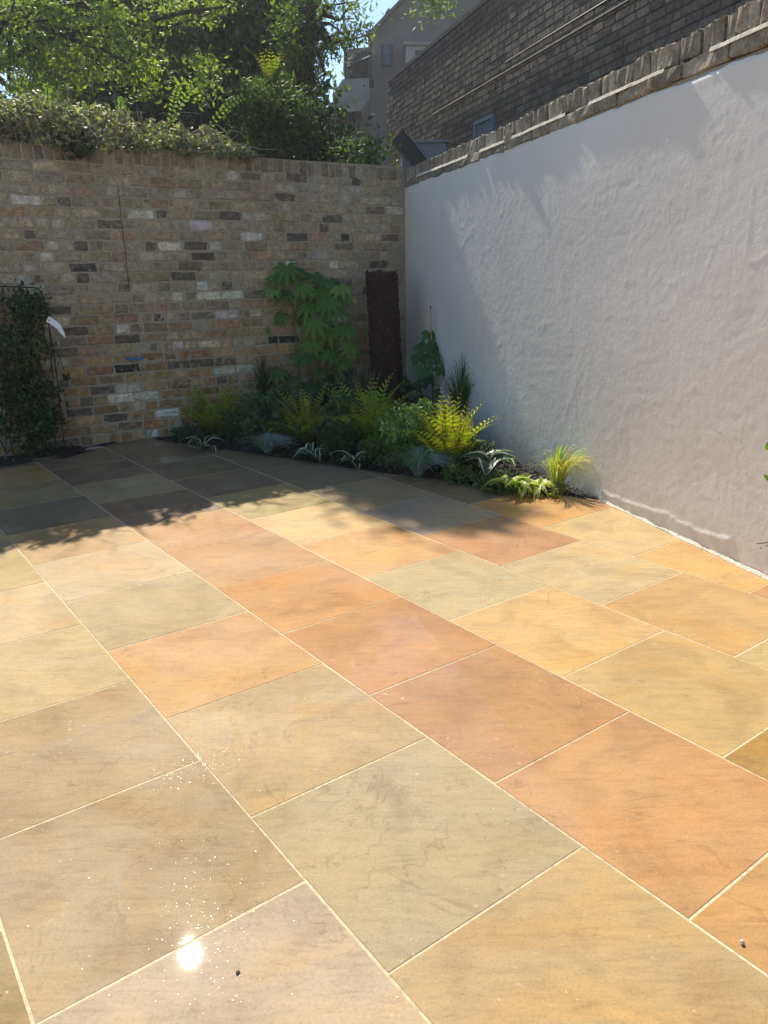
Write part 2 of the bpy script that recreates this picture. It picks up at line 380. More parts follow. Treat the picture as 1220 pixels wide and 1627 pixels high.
# ------------------------------------------------------------------ planting bed soil
def soil_patch(name, corners, label, z0=-.02, n=60):
    bm = bmesh.new(); vs = {}
    a, b, c, d = corners
    for i in range(n + 1):
        for j in range(n + 1):
            u, v = i / n, j / n; p = a.lerp(b, u).lerp(d.lerp(c, u), v)
            z = z0 + .03 * mn.noise((p.x * 3, p.y * 3, 0)) + .012 * mn.noise((p.x * 17, p.y * 17, 3))
            if v < .04: z = min(z, -.004 + .010 * mn.noise((p.x * 9, p.y * 9, 5)))
            vs[i, j] = bm.verts.new((p.x, p.y, z))
    for i in range(n):
        for j in range(n): bm.faces.new((vs[i, j], vs[i + 1, j], vs[i + 1, j + 1], vs[i, j + 1]))
    me = bpy.data.meshes.new(name); bm.to_mesh(me); bm.free(); me.materials.append(M['soil'])
    o = link(name, me); tag(o, label, kind='structure'); return o
kc = E1 + Vector((0, 0))
# bed: two patches left and right of the kink in its edge
midb = CB + DB * -1.2
o1 = soil_patch('planting_bed', [E0 + NE1 * .004, E1 + NE1 * .004, CB, CB + DB * -2.75], 'dark mulched soil of the planting bed along the brick wall')
o2 = soil_patch('planting_bed', [E1 + NE2 * .004, E2 + NE2 * .004, rightpt(4.02, -.01, 0).xy, CB], 'dark mulched soil of the planting bed along the white wall')
# bark chips
def chips(name, spots, label, n=1):
    mb = MB()
    for p in spots:
        a = random.uniform(0, 6.28); l, w_ = random.uniform(.008, .026), random.uniform(.004, .010); t = random.uniform(-.5, .5); h = random.uniform(.002, .006)
        ca, sa = math.cos(a), math.sin(a); c_ = random.choice([(.03, .02, .013), (.018, .013, .010), (.055, .036, .022), (.012, .009, .008)])
        v = [(x * l, y * w_, z * h + x * l * t) for x, y, z in ((-1, -1, 0), (1, -.6, 0), (1, .7, 0), (-.8, 1, 0), (-.9, -.8, 1), (.9, -.5, 1), (.8, .6, 1), (-.7, .8, 1))]
        mb.add([(p[0] + ca * x - sa * y, p[1] + sa * x + ca * y, p[2] + z) for x, y, z in v], [(4, 5, 6, 7), (0, 1, 5, 4), (1, 2, 6, 5), (2, 3, 7, 6), (3, 0, 4, 7)], c_)
    return tag(mb.build(name, M['chip']), label, 'bark mulch', kind='stuff')
sp = []
while len(sp) < 5200:
    if random.random() < .45: p = E0.lerp(E1, random.random()) + NE1 * (random.random() ** 1.6 * .9 + .004)
    else: p = E1.lerp(E2, random.random()) + NE2 * (random.random() ** 1.6 * .9 + .004)
    if (p - CB).dot(NBk) > -.02 or (p - CB).dot(NRt) > -.02: continue
    sp.append((p.x, p.y, .0 + random.uniform(-.012, .012)))
chips('bark_mulch', sp, 'dark bark chips scattered over the soil of the planting bed')

# ------------------------------------------------------------------ bricks
def brick_mesh(name, mat, L, H, D, rag=.004, seed=0, bev=.008):
    rd = random.Random(seed); nx, nz = 4, 3; v = []; f = []
    for j in range(nz + 1):
        for i in range(nx + 1):
            edge = i in (0, nx) or j in (0, nz)
            x = (-.5 + i / nx) * L; z = (-.5 + j / nz) * H
            if i == 1: x = -.5 * L + bev * 1.3
            if i == nx - 1: x = .5 * L - bev * 1.3
            if j == 1: z = -.5 * H + bev
            if j == nz - 1: z = .5 * H - bev
            corner = i in (0, nx) and j in (0, nz)
            y = (bev if edge else 0) + rd.uniform(-rag, rag) * .6
            if corner: x *= .965; z *= .93
            v.append((x + rd.uniform(-rag, rag), y, z + rd.uniform(-rag, rag) * .7))
    idx = lambda i, j: j * (nx + 1) + i
    for j in range(nz):
        for i in range(nx): f.append((idx(i, j), idx(i + 1, j), idx(i + 1, j + 1), idx(i, j + 1)))
    ring = [idx(i, 0) for i in range(nx + 1)] + [idx(nx, j) for j in range(1, nz + 1)] + [idx(i, nz) for i in range(nx - 1, -1, -1)] + [idx(0, j) for j in range(nz - 1, 0, -1)]
    b = len(v); v += [(v[k][0], D, v[k][2]) for k in ring]; n = len(ring)
    for k in range(n): f.append((ring[(k + 1) % n], ring[k], b + k, b + (k + 1) % n))
    return v, f
def shade(c, a, b): k = random.uniform(a, b); return tuple(x * k for x in c)
def build_wall(root, s0, s1, courses, zc, pitch, L, Hd, cols_fn, mat, mat_attr, keep_visible, hdr=.35, rag=.004, part='brick', front=0.0, special=None, jit=.003, limit=300, joint=.012):
    protos = {}
    for kind, ln in (('s', L), ('h', Hd)):
        for q in range(6):
            v, f = brick_mesh('brick', mat, ln, pitch - joint, .05, rag, q * 7 + (kind == 'h'))
            protos[kind, q] = (v, f, mesh('brick', v, f, [mat]))
    items = []
    for c in range(courses):
        z = zc + (c + .5) * pitch; s = s1 - random.uniform(0, L)
        while s > s0:
            kind = 'h' if random.random() < (hdr if c % 3 else .65) else 's'; ln = (L if kind == 's' else Hd)
            items.append([kind, random.randrange(6), s - ln / 2, z]); s -= ln + joint
    scored = []
    for it in items:
        p = root.matrix_world @ Vector((it[2], 0, it[3])); ok = keep_visible(it, p)
        scored.append(((0 if ok else 1, (p - cam.location).length), it))
    scored.sort(key=lambda x: x[0]); rest = MB()
    for i, (sc, it) in enumerate(scored):
        kind, q, s, z = it; c = (special(it) if special else None) or cols_fn(s, z)
        y = front + random.uniform(-jit, jit); rz = random.uniform(-.012, .012); rx = random.uniform(-.012, .012)
        if i < limit:
            link(part, protos[kind, q][2], root, loc=(s, y, z), rot=(0, rx, rz), color=c)
        else:
            v, f, _ = protos[kind, q]; rest.add([(a + s, b + y, d + z) for a, b, d in v], f, c)
    if rest.v: tag(rest.build('brickwork', mat_attr, root), kind='stuff')
    return items

bpy.context.view_layer.update()
# ---- old stock brick wall at the back
back = thing('brick_wall', 'old yellow stock brick wall closing the back of the patio, mottled with white and dark bricks', 'wall', (CB.x, CB.y, 0), ROT_B)
bpy.context.view_layer.update()
PITCH_B = .0872; TOPB = 26 * PITCH_B + .06
mb = MB(); mb.box((-9.5, .0055, -.15), (.0, .33, 2.472)); mb.build('mortar_core', M['mortar'], back)
bp = [(.33, .25, .13), (.29, .215, .11), (.36, .285, .17), (.27, .21, .13), (.40, .335, .22), (.22, .16, .10), (.30, .19, .105), (.34, .22, .14), (.25, .20, .14), (.41, .35, .25), (.35, .28, .16), (.31, .245, .14)]
def col_back(s, z):
    h = max(0, min(1, z / 2.4)); r_ = random.random()
    if r_ < .035: return tuple(random.uniform(.55, .68) * k for k in (1, .96, .86))
    if r_ < .14: return random.choice([(.17, .13, .095), (.19, .145, .11), (.15, .12, .095), (.13, .105, .085)])
    c = random.choice(bp); f = random.uniform(.90, 1.35)
    if z < .75 and random.random() < .8: c = (c[0] * .86, c[1] * .70, c[2] * .52)
    if z > 1.2: k_ = random.uniform(.15, .75); c = tuple((1 - k_) * a + k_ * b for a, b in zip(c, (.34, .305, .245)))
    return tuple(a * f for a in c)
W_ = (.66, .63, .55); K_ = (.12, .095, .078)
marks = [((270, 390), W_), ((340, 392), W_), ((40, 440), (.50, .48, .44)), ((50, 421), (.45, .42, .34)), ((285, 470), W_), ((325, 470), W_), ((372, 470), W_), ((175, 635), W_), ((238, 630), (.55, .52, .46)),
         ((253, 662), (.7, .68, .62)), ((345, 591), (.5, .47, .40)), ((380, 588), (.4, .37, .30)), ((372, 500), W_), ((455, 263), (.4, .36, .3)), ((130, 386), K_), ((110, 421), (.07, .06, .06)),
         ((120, 295), (.42, .26, .20)), ((20, 327), (.34, .25, .13)), ((140, 440), K_), ((285, 440), (.10, .085, .07)), ((210, 585), (.018, .018, .02)), ((340, 576), K_), ((185, 663), K_), ((130, 657), K_),
         ((245, 502), (.10, .075, .075)), ((190, 538), (.13, .11, .09)), ((330, 407), (.09, .07, .06)), ((405, 340), (.45, .42, .36)), ((455, 335), (.48, .44, .38)), ((548, 318), (.46, .42, .36)), ((545, 307), (.42, .39, .34)),
         ((610, 325), (.42, .38, .33)), ((550, 380), (.05, .05, .05)), ((595, 420), K_), ((430, 540), (.02, .02, .02)), ((450, 538), (.025, .025, .025)), ((520, 408), (.4, .36, .32)), ((475, 375), (.11, .10, .10)), ((565, 290), K_),
         ((195, 500), (.36, .20, .16)), ((190, 620), (.5, .46, .4)), ((320, 500), (.2, .18, .14)), ((70, 440), (.2, .12, .09)), ((365, 470), W_), ((485, 380), (.09, .085, .085))]
mk = [(*on_wall(*p, CB, DB), c) for p, c in marks]
def special_back(it):
    ln = .11 if it[0] == 's' else .055
    for s, z, c in mk:
        if abs(it[2] - s) < ln + .012 and abs(it[3] - z) < .043: return tuple(x * random.uniform(.93, 1.07) for x in c)
back_items = build_wall(back, -9.4, -.005, 27, .0, PITCH_B, .218, .104, col_back, M['brick'], M['brick_attr'],
                        lambda it, p: -4.0 < it[2] < -.1 and not (it[2] < -3.15 and it[3] < 1.45) and not (it[2] > -1.9 and it[3] < .35), special=special_back, jit=.004, rag=.008, joint=.014)
# low courses down to the ground / brick-on-end course along the top
capm = []
for q in range(6):
    v, f = brick_mesh('cap', None, .068, .118, .18, .004, 90 + q); capm.append(mesh('cap_brick', v, f, [M['brick']]))
s = -9.4
while s < -.04:
    z = 27 * PITCH_B + .062 + .006 * math.sin(s * 3) + (-.012 * (s + 3.7) if s > -3.7 else 0) * .0 + random.uniform(-.004, .004) - .012 * max(0, (s + 2.2))
    c = random.choice([(.27, .22, .155), (.22, .18, .13), (.31, .255, .18), (.18, .15, .115), (.26, .20, .14), (.36, .32, .25)])
    link('cap_brick', random.choice(capm), back, loc=(s, random.uniform(-.006, .004), z), rot=(0, random.uniform(-.03, .03), random.uniform(-.03, .03)), color=shade(c, .85, 1.15))
    s += random.uniform(.072, .083)
mb = MB(); mb.box((-9.4, .009, 2.42), (-.0, .32, 2.464)); 
for i in range(90):                                # flaunching on top of the wall
    x = -9.4 + i * .1044; mb.box((x, .012, 2.461), (x + .1044, .31, 2.461 + .012 + .006 * mn.noise((x * 4, 0, 0)) - .012 * max(0, x + 2.2)))
mb.build('top_bedding', M['mortar'], back)
# blue paint dabs on one brick
s_, z_ = on_wall(213, 570, CB, DB); mb = MB()
for (dx, dz, r_, cc) in ((-.045, 0, .026, 0), (-.01, .004, .024, 0), (.03, -.002, .026, 0), (.068, .0, .02, 0), (-.07, .004, .014, 0)):
    n = 11; ring = [(s_ + dx + math.cos(k / n * 6.283) * r_ * random.uniform(.7, 1.35), -.0125, z_ + dz + math.sin(k / n * 6.283) * r_ * .62 * random.uniform(.7, 1.25)) for k in range(n)]
    mb.add(ring + [(s_ + dx, -.0145, z_ + dz)], [(k, (k + 1) % n, n) for k in range(n)])
mb.build('paint_mark', M['paint'], back)['label'] = 'splash of blue paint on the brick face'
# thin cable stapled down the wall
sA, zA = on_wall(187, 300, CB, DB); sB, zB = on_wall(189, 462, CB, DB); root = thing('wall_cable', 'thin dark cable hanging straight down the brick wall above the white bricks', 'cable', (*backpt(sA, .014, zB).xy, zB), ROT_B)
MB().tube([(random.uniform(-.002, .002), 0, (zA - zB) * i / 14) for i in range(15)], .0028, 5).build('cable_run', M['cable'], root)
for i in range(4): MB().box((-.007, -.004, (zA - zB) * (i + .5) / 4 - .004), (.007, .006, (zA - zB) * (i + .5) / 4 + .004)).build('clip', M['cable'], root)

# ---- white rendered wall on the right with brick coping
right = thing('rendered_wall', 'white painted rendered wall along the right side with rough brick coping on top', 'wall', (CB.x, CB.y, 0), ROT_R)
bpy.context.view_layer.update()
S_END = 9.2; ZT = 2.285
nx, nz = 760, 190; vv = []; ff = []
mx_ = [on_wall(*p, CB, DR) for p in ((905 + 50, 780), (1000, 800), (1060, 818), (1110, 845), (1160, 858))]
def ridge_z(s):
    pts = sorted(mx_)
    if s < pts[0][0] or s > pts[-1][0]: return None
    for a, b in zip(pts, pts[1:]):
        if a[0] <= s <= b[0]: return a[1] + (b[1] - a[1]) * (s - a[0]) / max(1e-6, b[0] - a[0])
def rdisp(s, z):
    a = mn.noise((s * 1.1, z * 1.4, 4.2)) * .0025
    w1 = mn.noise((s * 2.0, z * 2.0, 9.1)); w2 = mn.noise((s * 2.2, z * 1.9, 15.7))
    a += mn.noise((s * 5 + w1 * 2, z * 4 + w2 * 2, 1)) * .0009
    a += mn.noise((s * 13 + w1 * 3, z * 22 + w2 * 3, 7)) * .0006
    a += mn.noise((s * 38, z * 38, 2)) * .0006
    cr = abs(mn.noise((s * 2.6 + w2 * 1.6, z * 1.5 - s * .8 + w1 * 1.2, 31)))           # trowel edges
    if cr < .022: a += .0018 * (1 - cr / .022) * max(0, mn.noise((s * 1.7, z * 1.7, 50)) + .25)
    cr = abs(mn.noise((s * 5.2 - z * 3 + w2, z * 5.0 + s * 2 + w1, 77)))
    if cr < .035: a += .0014 * (1 - cr / .035) * max(0, mn.noise((s * 2.7, z * 2.7, 60)) + .1)
    rz = ridge_z(s)
    if rz is not None: 
        d = z - rz - .012 * mn.noise((s * 9, 0, 0)) - .006 * mn.noise((s * 40, 0, 0)); a += .006 * math.exp(-(d / .007) ** 2) + (.003 if d < 0 else 0)
    return a
for j in range(nz + 1):
    for i in range(nx + 1):
        s = S_END * (i / nx) ** 1.0; zt = ZT + .010 * mn.noise((s * 3, 0, 8)) + .008 * mn.noise((s * 11, 0, 8)); z = -.1 + (zt + .1) * j / nz
        e = rdisp(s, z) if s < 6.6 else 0
        if j == nz: e -= .01
        vv.append((s, -e, z))
for j in range(nz):
    for i in range(nx):
        a = j * (nx + 1) + i; ff.append((a, a + 1, a + nx + 2, a + nx + 1))
link('render_coat', mesh('render_coat', vv, ff, [M['render']], smooth=True), right)
mb = MB(); mb.box((0, .012, -.15), (S_END, .22, 2.30)); mb.build('wall_core', M['mortar'], right)
lo = [mesh('coping_stretcher', *brick_mesh('b', None, .215,   .066, .10, .011, 300 + q, .008), [M['brick']]) for q in range(8)]
hi = [mesh('coping_brick', *brick_mesh('b', None, .066, .112, .2, .010, 400 + q, .011), [M['brick']]) for q in range(8)]
cop = [(.27, .245, .20), (.33, .30, .25), (.20, .18, .15), (.38, .35, .29), (.29, .255, .205), (.24, .22, .18)]
zl = lambda s: 2.302 + .017 * max(0, s - 2.3); zh = lambda s: zl(s) + .036 + .058 + .006 * max(0, s - 2.3)
s = .02
while s < S_END - .2:
    fl = random.choice([1, 1, 1, .48]); L_ = .215 * fl
    link('coping_stretcher', random.choice(lo), right, loc=(s + L_ / 2, -.006 + random.uniform(-.006, .004), zl(s + .1)), rot=(0, random.uniform(-.03, .03) + (-.017 if s > 2.3 else 0), random.uniform(-.03, .03)), scale=(fl, 1, 1 + .05 * max(0, s - 2.3)), color=random.choice(cop))
    s += L_ + random.uniform(.006, .014)
s = .03
while s < S_END - .1:
    k_ = random.uniform(.92, 1.1)
    link('coping_brick', random.choice(hi), right, loc=(s, .018 + random.uniform(-.005, .006), zh(s) + random.uniform(-.006, .006)), rot=(random.uniform(-.04, .04), random.uniform(-.05, .05), random.uniform(-.05, .05)), scale=(k_, 1, random.uniform(.95, 1.06)), color=shade(random.choice(cop), .8, 1.2))
    s += .071 * k_ + random.uniform(.003, .012)
mb = MB(); prev = None; n_ = 260
for i in range(n_ + 1):      # bright mortar fillet on the ledge
    s = .1 + (S_END - .2) * i / n_; gap = mn.noise((s * 1.9, 3, 3)) < -.28
    zb = zl(s) + .034 * (1 + .05 * max(0, s - 2.3)) + .003 * mn.noise((s * 8, 1, 1)); dp = .008 + .005 * mn.noise((s * 6, 4, 1)) + .004 * mn.noise((s * 25, 4, 1))
    ring = [(s, -dp - .004, zb - .012), (s, -dp + .002, zb + .008 + .004 * mn.noise((s * 20, 2, 2))), (s, .026, zb + .019 + .004 * mn.noise((s * 13, 2, 9)))]
    if prev and not gap: mb.add(prev + ring, [(0, 3, 4, 1), (1, 4, 5, 2)])
    prev = ring
mb.build('ledge_mortar', M['fillet'], right)
mb = MB(); mb.box((0, .035, 2.29), (S_END, .20, 2.38)); mb.build('coping_bed', M['mortar'], right)
# broken brick end sticking out of the coping
s_, z_ = on_wall(808, 222, CB, DR); mb = MB(); bm_ = brick_mesh('x', None, .12, .075, .09, .012, 999, .02)
link('broken_brick', mesh('broken_brick', *bm_, [M['brick']]), right, loc=(s_, -.02, z_ - .0), rot=(.2, -.35, .15), color=(.30, .27, .22))

# ------------------------------------------------------------------ neighbouring dark brick building to the right
OFF = 2.3; CN = CB + NRt * OFF
sl, _z = on_wall(617, 150, CN, DR); s_top, ztop = on_wall(692, 70, CN, DR)
nb = thing('neighbour_building', 'tall dark brown brick building behind the white wall', 'building', (CN.x, CN.y, 0), ROT_R)
bpy.context.view_layer.update()
SE = 7.4
zt2 = ztop
mb = MB(); mb.box((sl, .008, -.15), (SE + 2, 5.0, zt2 - .01)); mb.build('wall_core', M['dmortar'], nb)
dcols = [(.165, .13, .098), (.135, .108, .084), (.19, .15, .115), (.12, .098, .078), (.15, .12, .092)]
ws = [on_wall(*p, CN, DR) for p in ((757, 190), (787, 180), (787, 215), (757, 222))]
wx0, wx1, wz0, wz1 = min(ws[0][0], ws[3][0]), max(ws[1][0], ws[2][0]), 2.5, ws[1][1]
def dcol(s, z):
    c = random.choice(dcols); f = random.uniform(.75, 1.25) * (1.25 if random.random() < .06 else 1); return tuple(a * f for a in c)
nbc = int((zt2 - 2.0) / .088)
build_wall(nb, sl, SE, nbc, 2.0, (zt2 - 2.0) / nbc, .218, .104, dcol, M['dbrick'], M['dbrick_attr'], lambda it, p: it[2] < 5.6 and it[3] > 2.6 and it[3] < 4.5, hdr=.08, rag=.002, jit=.0025, joint=.011)
MB().box((sl - .02, -.015, zt2), (SE + 2, 5.0, zt2 + .06)).build('parapet_coping', M['tile'], nb)
for (a, b, r_) in (((765, 140), (1001, 0), .014), ((930, 22), (1050, -48), .010)):
    A_ = on_wall(*a, CN, DR); B_ = on_wall(*b, CN, DR)
    dx = B_[0] - A_[0]; zc = (A_[1] + B_[1]) / 2
    MB().tube([(A_[0] - 2 + (dx + 5) * i / 8, -.022, zc + .002 * math.sin(i)) for i in range(9)], r_, 6).build('conduit', M['tile'] if r_ > .012 else M['cable'], nb)
w = (ws[0], ws[1]); fr = MB()
x0, x1 = sorted((ws[0][0], ws[1][0])); z1 = ws[1][1]; z0 = z1 - .62
for lo_, hi_ in (((x0, -.05, z0), (x0 + .05, .0, z1)), ((x1 - .05, -.05, z0), (x1, .0, z1)), ((x0 + .05, -.048, z1 - .05), (x1 - .05, .0, z1)), ((x0 + .05, -.048, z0), (x1 - .05, .0, z0 + .05))): fr.box(lo_, hi_)
wo = fr.build('window', M['blue'], nb); MB().box((x0 + .05, -.02, z0 + .05), (x1 - .05, -.012, z1 - .05)).build('pane', M['greypanel'], wo)
# downpipe at its far end
pA = on_wall(712, 245, CN, DR); MB().tube([(pA[0], -.05, 1.6), (pA[0], -.05, pA[1] + .02), (pA[0] - .12, -.05, pA[1] + .06)], .022, 8).build('pipe', M['dark'], nb)

# grey boarded box with dark tilted panel behind the corner
Yb = 10.2
bx = thing('garden_store', 'grey boarded store behind the wall corner, below the dark brick building', 'shed', at(680, 300, Yb + .3))
pb = bx.location.copy()
a_, b_, c_ = at(640, 222, Yb), at(712, 222, Yb), at(712, 275, Yb)
MB().box((a_.x - pb.x, -.02, 0), (b_.x - pb.x, .8, a_.z - pb.z)).build('side_board', M['greypanel'], bx)
MB().box((a_.x - pb.x - .03, -.06, a_.z - pb.z + .002), (b_.x - pb.x + .03, .84, a_.z - pb.z + .03)).build('roof_board', M['greypanel'], bx)
for i in range(1, 4):
    x = (a_.x + (b_.x - a_.x) * i / 4) - pb.x; MB().box((x - .006, -.028, 0), (x + .006, -.0205, a_.z - pb.z)).build('batten', M['greypanel'], bx)
p0, p1 = at(633, 222, 9.5), at(668, 264, 9.5); dv = (p1 - p0); ln = dv.length; ang = math.atan2(dv.z, dv.x)
bd = thing('tilted_panel', 'dark slab leaning at an angle against the grey store in the corner', 'panel', (p0 + p1) / 2)
o = MB().box((-ln / 2 - .03, -.10, -.075), (ln / 2 + .03, .10, .075)).build('board', M['dark'], bd); o.rotation_euler = (0, -ang, 0)
o = MB().box((-ln / 2 - .045, -.115, .077), (ln / 2 + .045, .115, .09)).build('rim', M['dark'], bd); o.rotation_euler = (0, -ang, 0)

# ------------------------------------------------------------------ far building with gable
YH = 27.0
def prism(poly, Y, depth, name, mat, parent, org):
    n = len(poly); v = [at(x, y, Y) - org for x, y in poly]; v2 = [p + Vector((0, depth, 0)) for p in v]
    f = [tuple(range(n)), tuple(range(n, 2 * n))[::-1]] + [(i, i + n, (i + 1) % n + n, (i + 1) % n) for i in range(n)]
    me = mesh(name, v + v2, f, [mat]); bm = bmesh.new(); bm.from_mesh(me); bmesh.ops.recalc_face_normals(bm, faces=bm.faces); bm.to_mesh(me); bm.free()
    return link(name, me, parent)
org = Vector((at(600, 300, YH).x, YH, 0))
hs = thing('gabled_house', 'brown rendered house with steep gable, bay and balcony, far behind the corner', 'house', org)
prism([(592, 48), (642, 0), (700, -70), (860, -70), (860, 330), (592, 330)], YH, 8, 'wall', M['house'], hs, org)
rf = prism([(584, 52), (640, -6), (700, -80), (706, -80), (648, -9), (592, 52)], YH - .25, 8.4, 'roof', M['tile'], hs, org)
prism([(612, 20), (618, 12), (621, 20), (621, 26), (612, 30)], YH - .1, 1, 'dormer_edge', M['tile'], hs, org)
wf = prism([(606, 71), (624, 71), (624, 105), (606, 105)], YH - .08, .3, 'window', M['dark'], hs, org)
prism([(609, 74), (621, 74), (621, 87), (609, 87)], YH - .1, .05, 'pane', M['glass'], wf, org); prism([(609, 89), (621, 89), (621, 102), (609, 102)], YH - .1, .05, 'pane', M['glass'], wf, org)
prism([(645, 70), (700, 70), (700, 112), (645, 112)], YH - .6, .6, 'bay', M['pale'], hs, org)
prism([(641, 66), (704, 66), (704, 71), (641, 71)], YH - .7, .8, 'bay_top', M['concrete'], hs, org)
prism([(660, 80), (674, 80), (674, 105), (660, 105)], YH - .66, .1, 'window', M['dark'], hs, org)
prism([(546, 92), (553, 78), (594, 74), (594, 128), (549, 128), (545, 112)], YH - 1.0, 3, 'upper_bay', M['house'], hs, org)
prism([(553, 100), (575, 80), (590, 82), (590, 126), (553, 126)], YH - 1.06, .1, 'balcony_opening', M['dark'], hs, org)
rl = MB()
for i in range(9):
    a, b = at(556 + i * 3.6, 104 - i * 1.7, YH - 1.35) - org, at(556 + i * 3.6, 127, YH - 1.35) - org; rl.tube([a, b], .03, 4)
a, b = at(553, 106, YH - 1.35) - org, at(588, 90, YH - 1.35) - org; rl.tube([a, b], .04, 4)
rl.build('railing', M['metal'], hs)
prism([(528, 152), (544, 126), (586, 124), (586, 158), (574, 176), (530, 180)], YH - 2.2, 2.2, 'balcony_parapet', M['concrete'], hs, org)
prism([(535, 178), (568, 174), (570, 140), (612, 140), (612, 330), (535, 330)], YH - 1.0, 1.5, 'lower_wall', M['house'], hs, org)
ae = thing('aerial_pole', 'thin dark aerial pole standing against the blue sky beside the gabled house', 'pole', at(548, 90, 25.0)); pz = ae.location
MB().tube([(0, 0, -1.0), (0, 0, (at(548, 14, 25.0) - pz).z)], .035, 5).build('mast', M['dark'], ae); MB().tube([(-.3, 0, (at(548, 30, 25.0) - pz).z), (.3, 0, (at(548, 30, 25.0) - pz).z)], .02, 4).build('crossbar', M['dark'], ae)
org2 = Vector((at(515, 300, 32).x, 32, 0)); h2 = thing('tiled_roof_house', 'small tiled roof of a distant house at the left of the gabled one', 'house', org2)
prism([(430, 240), (430, 215), (535, 215), (535, 240), (535, 330), (430, 330)], 32, 4, 'wall', M['house'], h2, org2)
prism([(495, 195), (540, 150), (548, 150), (548, 216), (430, 216), (440, 200)], 31.7, 4.6, 'roof', M['tile'], h2, org2)

# ------------------------------------------------------------------ foliage helpers
SH = Vector((sdir.x, sdir.y)) / sdir.z                     # ground shift of a shadow per metre of height
def shadow_ok(P, extra=0.0):                              # crowns stop where the photographed patio is in sun
    g_ = P[:, :2] - P[:, 2:3] * np.array([[SH.x, SH.y]])
    rel = g_ - np.array([[CB.x, CB.y]])
    d = -(rel @ np.array([NBk.x, NBk.y])); s = rel @ np.array([DB.x, DB.y]); r_ = -(rel @ np.array([NRt.x, NRt.y]))
    lim = 2.50 + np.clip((-2.75 - s) * .36, 0, .75) + extra
    return (d < lim) | (r_ < -.0)
def leaf_cloud(C, size, cols, updir=0.3, aspect=.5, jitter=.35, droop=0.0):
    n = len(C); a = rng.normal(size=(n, 3)); a[:, 2] -= droop; a /= np.linalg.norm(a, axis=1)[:, None]
    b = np.cross(a, rng.normal(size=(n, 3)) * .6 + np.array([0, 0, 1.0]) ); b /= np.linalg.norm(b, axis=1)[:, None] + 1e-9
    c = np.cross(a, b); L = size * (1 + rng.uniform(-jitter, jitter, n))[:, None]; W = L * aspect
    v = np.stack([C - a * L / 2, C + b * W / 2 + c * W * .25 - a * L * .05, C + a * L / 2, C - b * W / 2 + c * W * .25 - a * L * .05], 1).reshape(-1, 3)
    i = np.arange(n)[:, None] * 4; f = np.concatenate([i + [0, 1, 2], i + [0, 2, 3]], 1).reshape(-1, 3)
    cc = np.repeat(cols, 4, 0); return v, f, cc
def npmesh(name, v, f, mat, cc):
    me = bpy.data.meshes.new(name); me.vertices.add(len(v)); me.vertices.foreach_set('co', v.astype(np.float32).ravel())
    me.loops.add(f.size); me.loops.foreach_set('vertex_index', f.astype(np.int32).ravel())
    me.polygons.add(len(f)); me.polygons.foreach_set('loop_start', np.arange(len(f), dtype=np.int32) * 3)
    me.update(calc_edges=True); me.validate()
    a = me.color_attributes.new('Col', 'FLOAT_COLOR', 'POINT'); arr = np.ones((len(v), 4), np.float32); arr[:, :3] = cc; a.data.foreach_set('color', arr.ravel())
    me.materials.append(mat); return me
def tint(n, a, b, p=1.0):
    t = rng.random((n, 1)) ** p; c = np.array([a]) * (1 - t) + np.array([b]) * t; return c * rng.uniform(.75, 1.25, (n, 1))
def clumps(ell, n_cl, per, r_cl, flat=.6, shell=.45):
    """ell: list of (centre, radii) ellipsoids -> leaf centres gathered in clumps"""
    pts = []; cen = []
    for (c, r, share) in ell:
        k = int(n_cl * share); d = rng.normal(size=(k, 3)); d /= np.linalg.norm(d, axis=1)[:, None]
        q = np.array(c)[None] + d * np.array(r)[None] * (shell + (1 - shell) * rng.random((k, 1)) ** .5)
        cen.append(q)
    cen = np.concatenate(cen); rr = r_cl * rng.uniform(.6, 1.4, (len(cen), 1, 1))
    o = rng.normal(size=(len(cen), per, 3)) * .5; o[:, :, 2] *= flat
    return (cen[:, None] + o * rr).reshape(-1, 3), cen
def tree(name, label, base, trunk, limbs, ell, n_cl, per, r_cl, size, ca, cb, mat='leaf', trunk_r=.2, lo_cut=None, p=1.0, extra=0.0, group=None, aspect=.5, ncut=True, shell=.45, twigs=40, spray=None):
    t = thing(name, label, 'tree' if 'tree' in name else 'shrub', base, group=group); b = Vector(base)
    mb = MB(); mb.tube([Vector(q) - b for q in trunk], [trunk_r * (1 - .55 * i / max(1, len(trunk) - 1)) for i in range(len(trunk))], 9); mb.build('trunk', M['bark'], t)
    P, cen = clumps(ell, n_cl, per, r_cl, shell=shell)
    if ncut:
        kc_ = shadow_ok(cen, extra); cen = cen[kc_] if kc_.any() else cen; P = P[shadow_ok(P, extra)]
    if lo_cut is not None: P = P[P[:, 2] > lo_cut]
    for lm in limbs:
        mb = MB(); mb.tube([Vector(q) - b for q in lm[0]], [lm[1] * (1 - .75 * i / (len(lm[0]) - 1)) for i in range(len(lm[0]))], 7); mb.build('limb', M['bark'], t)
    mb = MB(); top = Vector(trunk[-1])
    for k in range(min(twigs, len(cen))):
        q = Vector(cen[rng.integers(len(cen))])
        if (q - top).length > 3.2 or (name == 'ash_tree' and q.x > A3(560, 0, 12.5)[0]): continue
        st = top.lerp(q, .25); mid = st.lerp(q, .55) + Vector(rng.normal(size=3) * .15); mb.tube([st - b, mid - b, q - b], [.035, .02, .006], 5)
    if mb.v: tag(mb.build('twigs', M['bark'], t), kind='stuff')
    v, f, cc = leaf_cloud(P - np.array([base]), size, tint(len(P), ca, cb, p), aspect=aspect)
    tag(link('crown', npmesh('crown', v, f, M[mat], cc), t), kind='stuff')
    if spray is not None:
        v, f, cc = leaf_cloud(spray - np.array([base]), size, tint(len(spray), ca, cb, p)); tag(link('hanging_spray', npmesh('hanging_spray', v, f, M[mat], cc), t), kind='stuff')
    return t
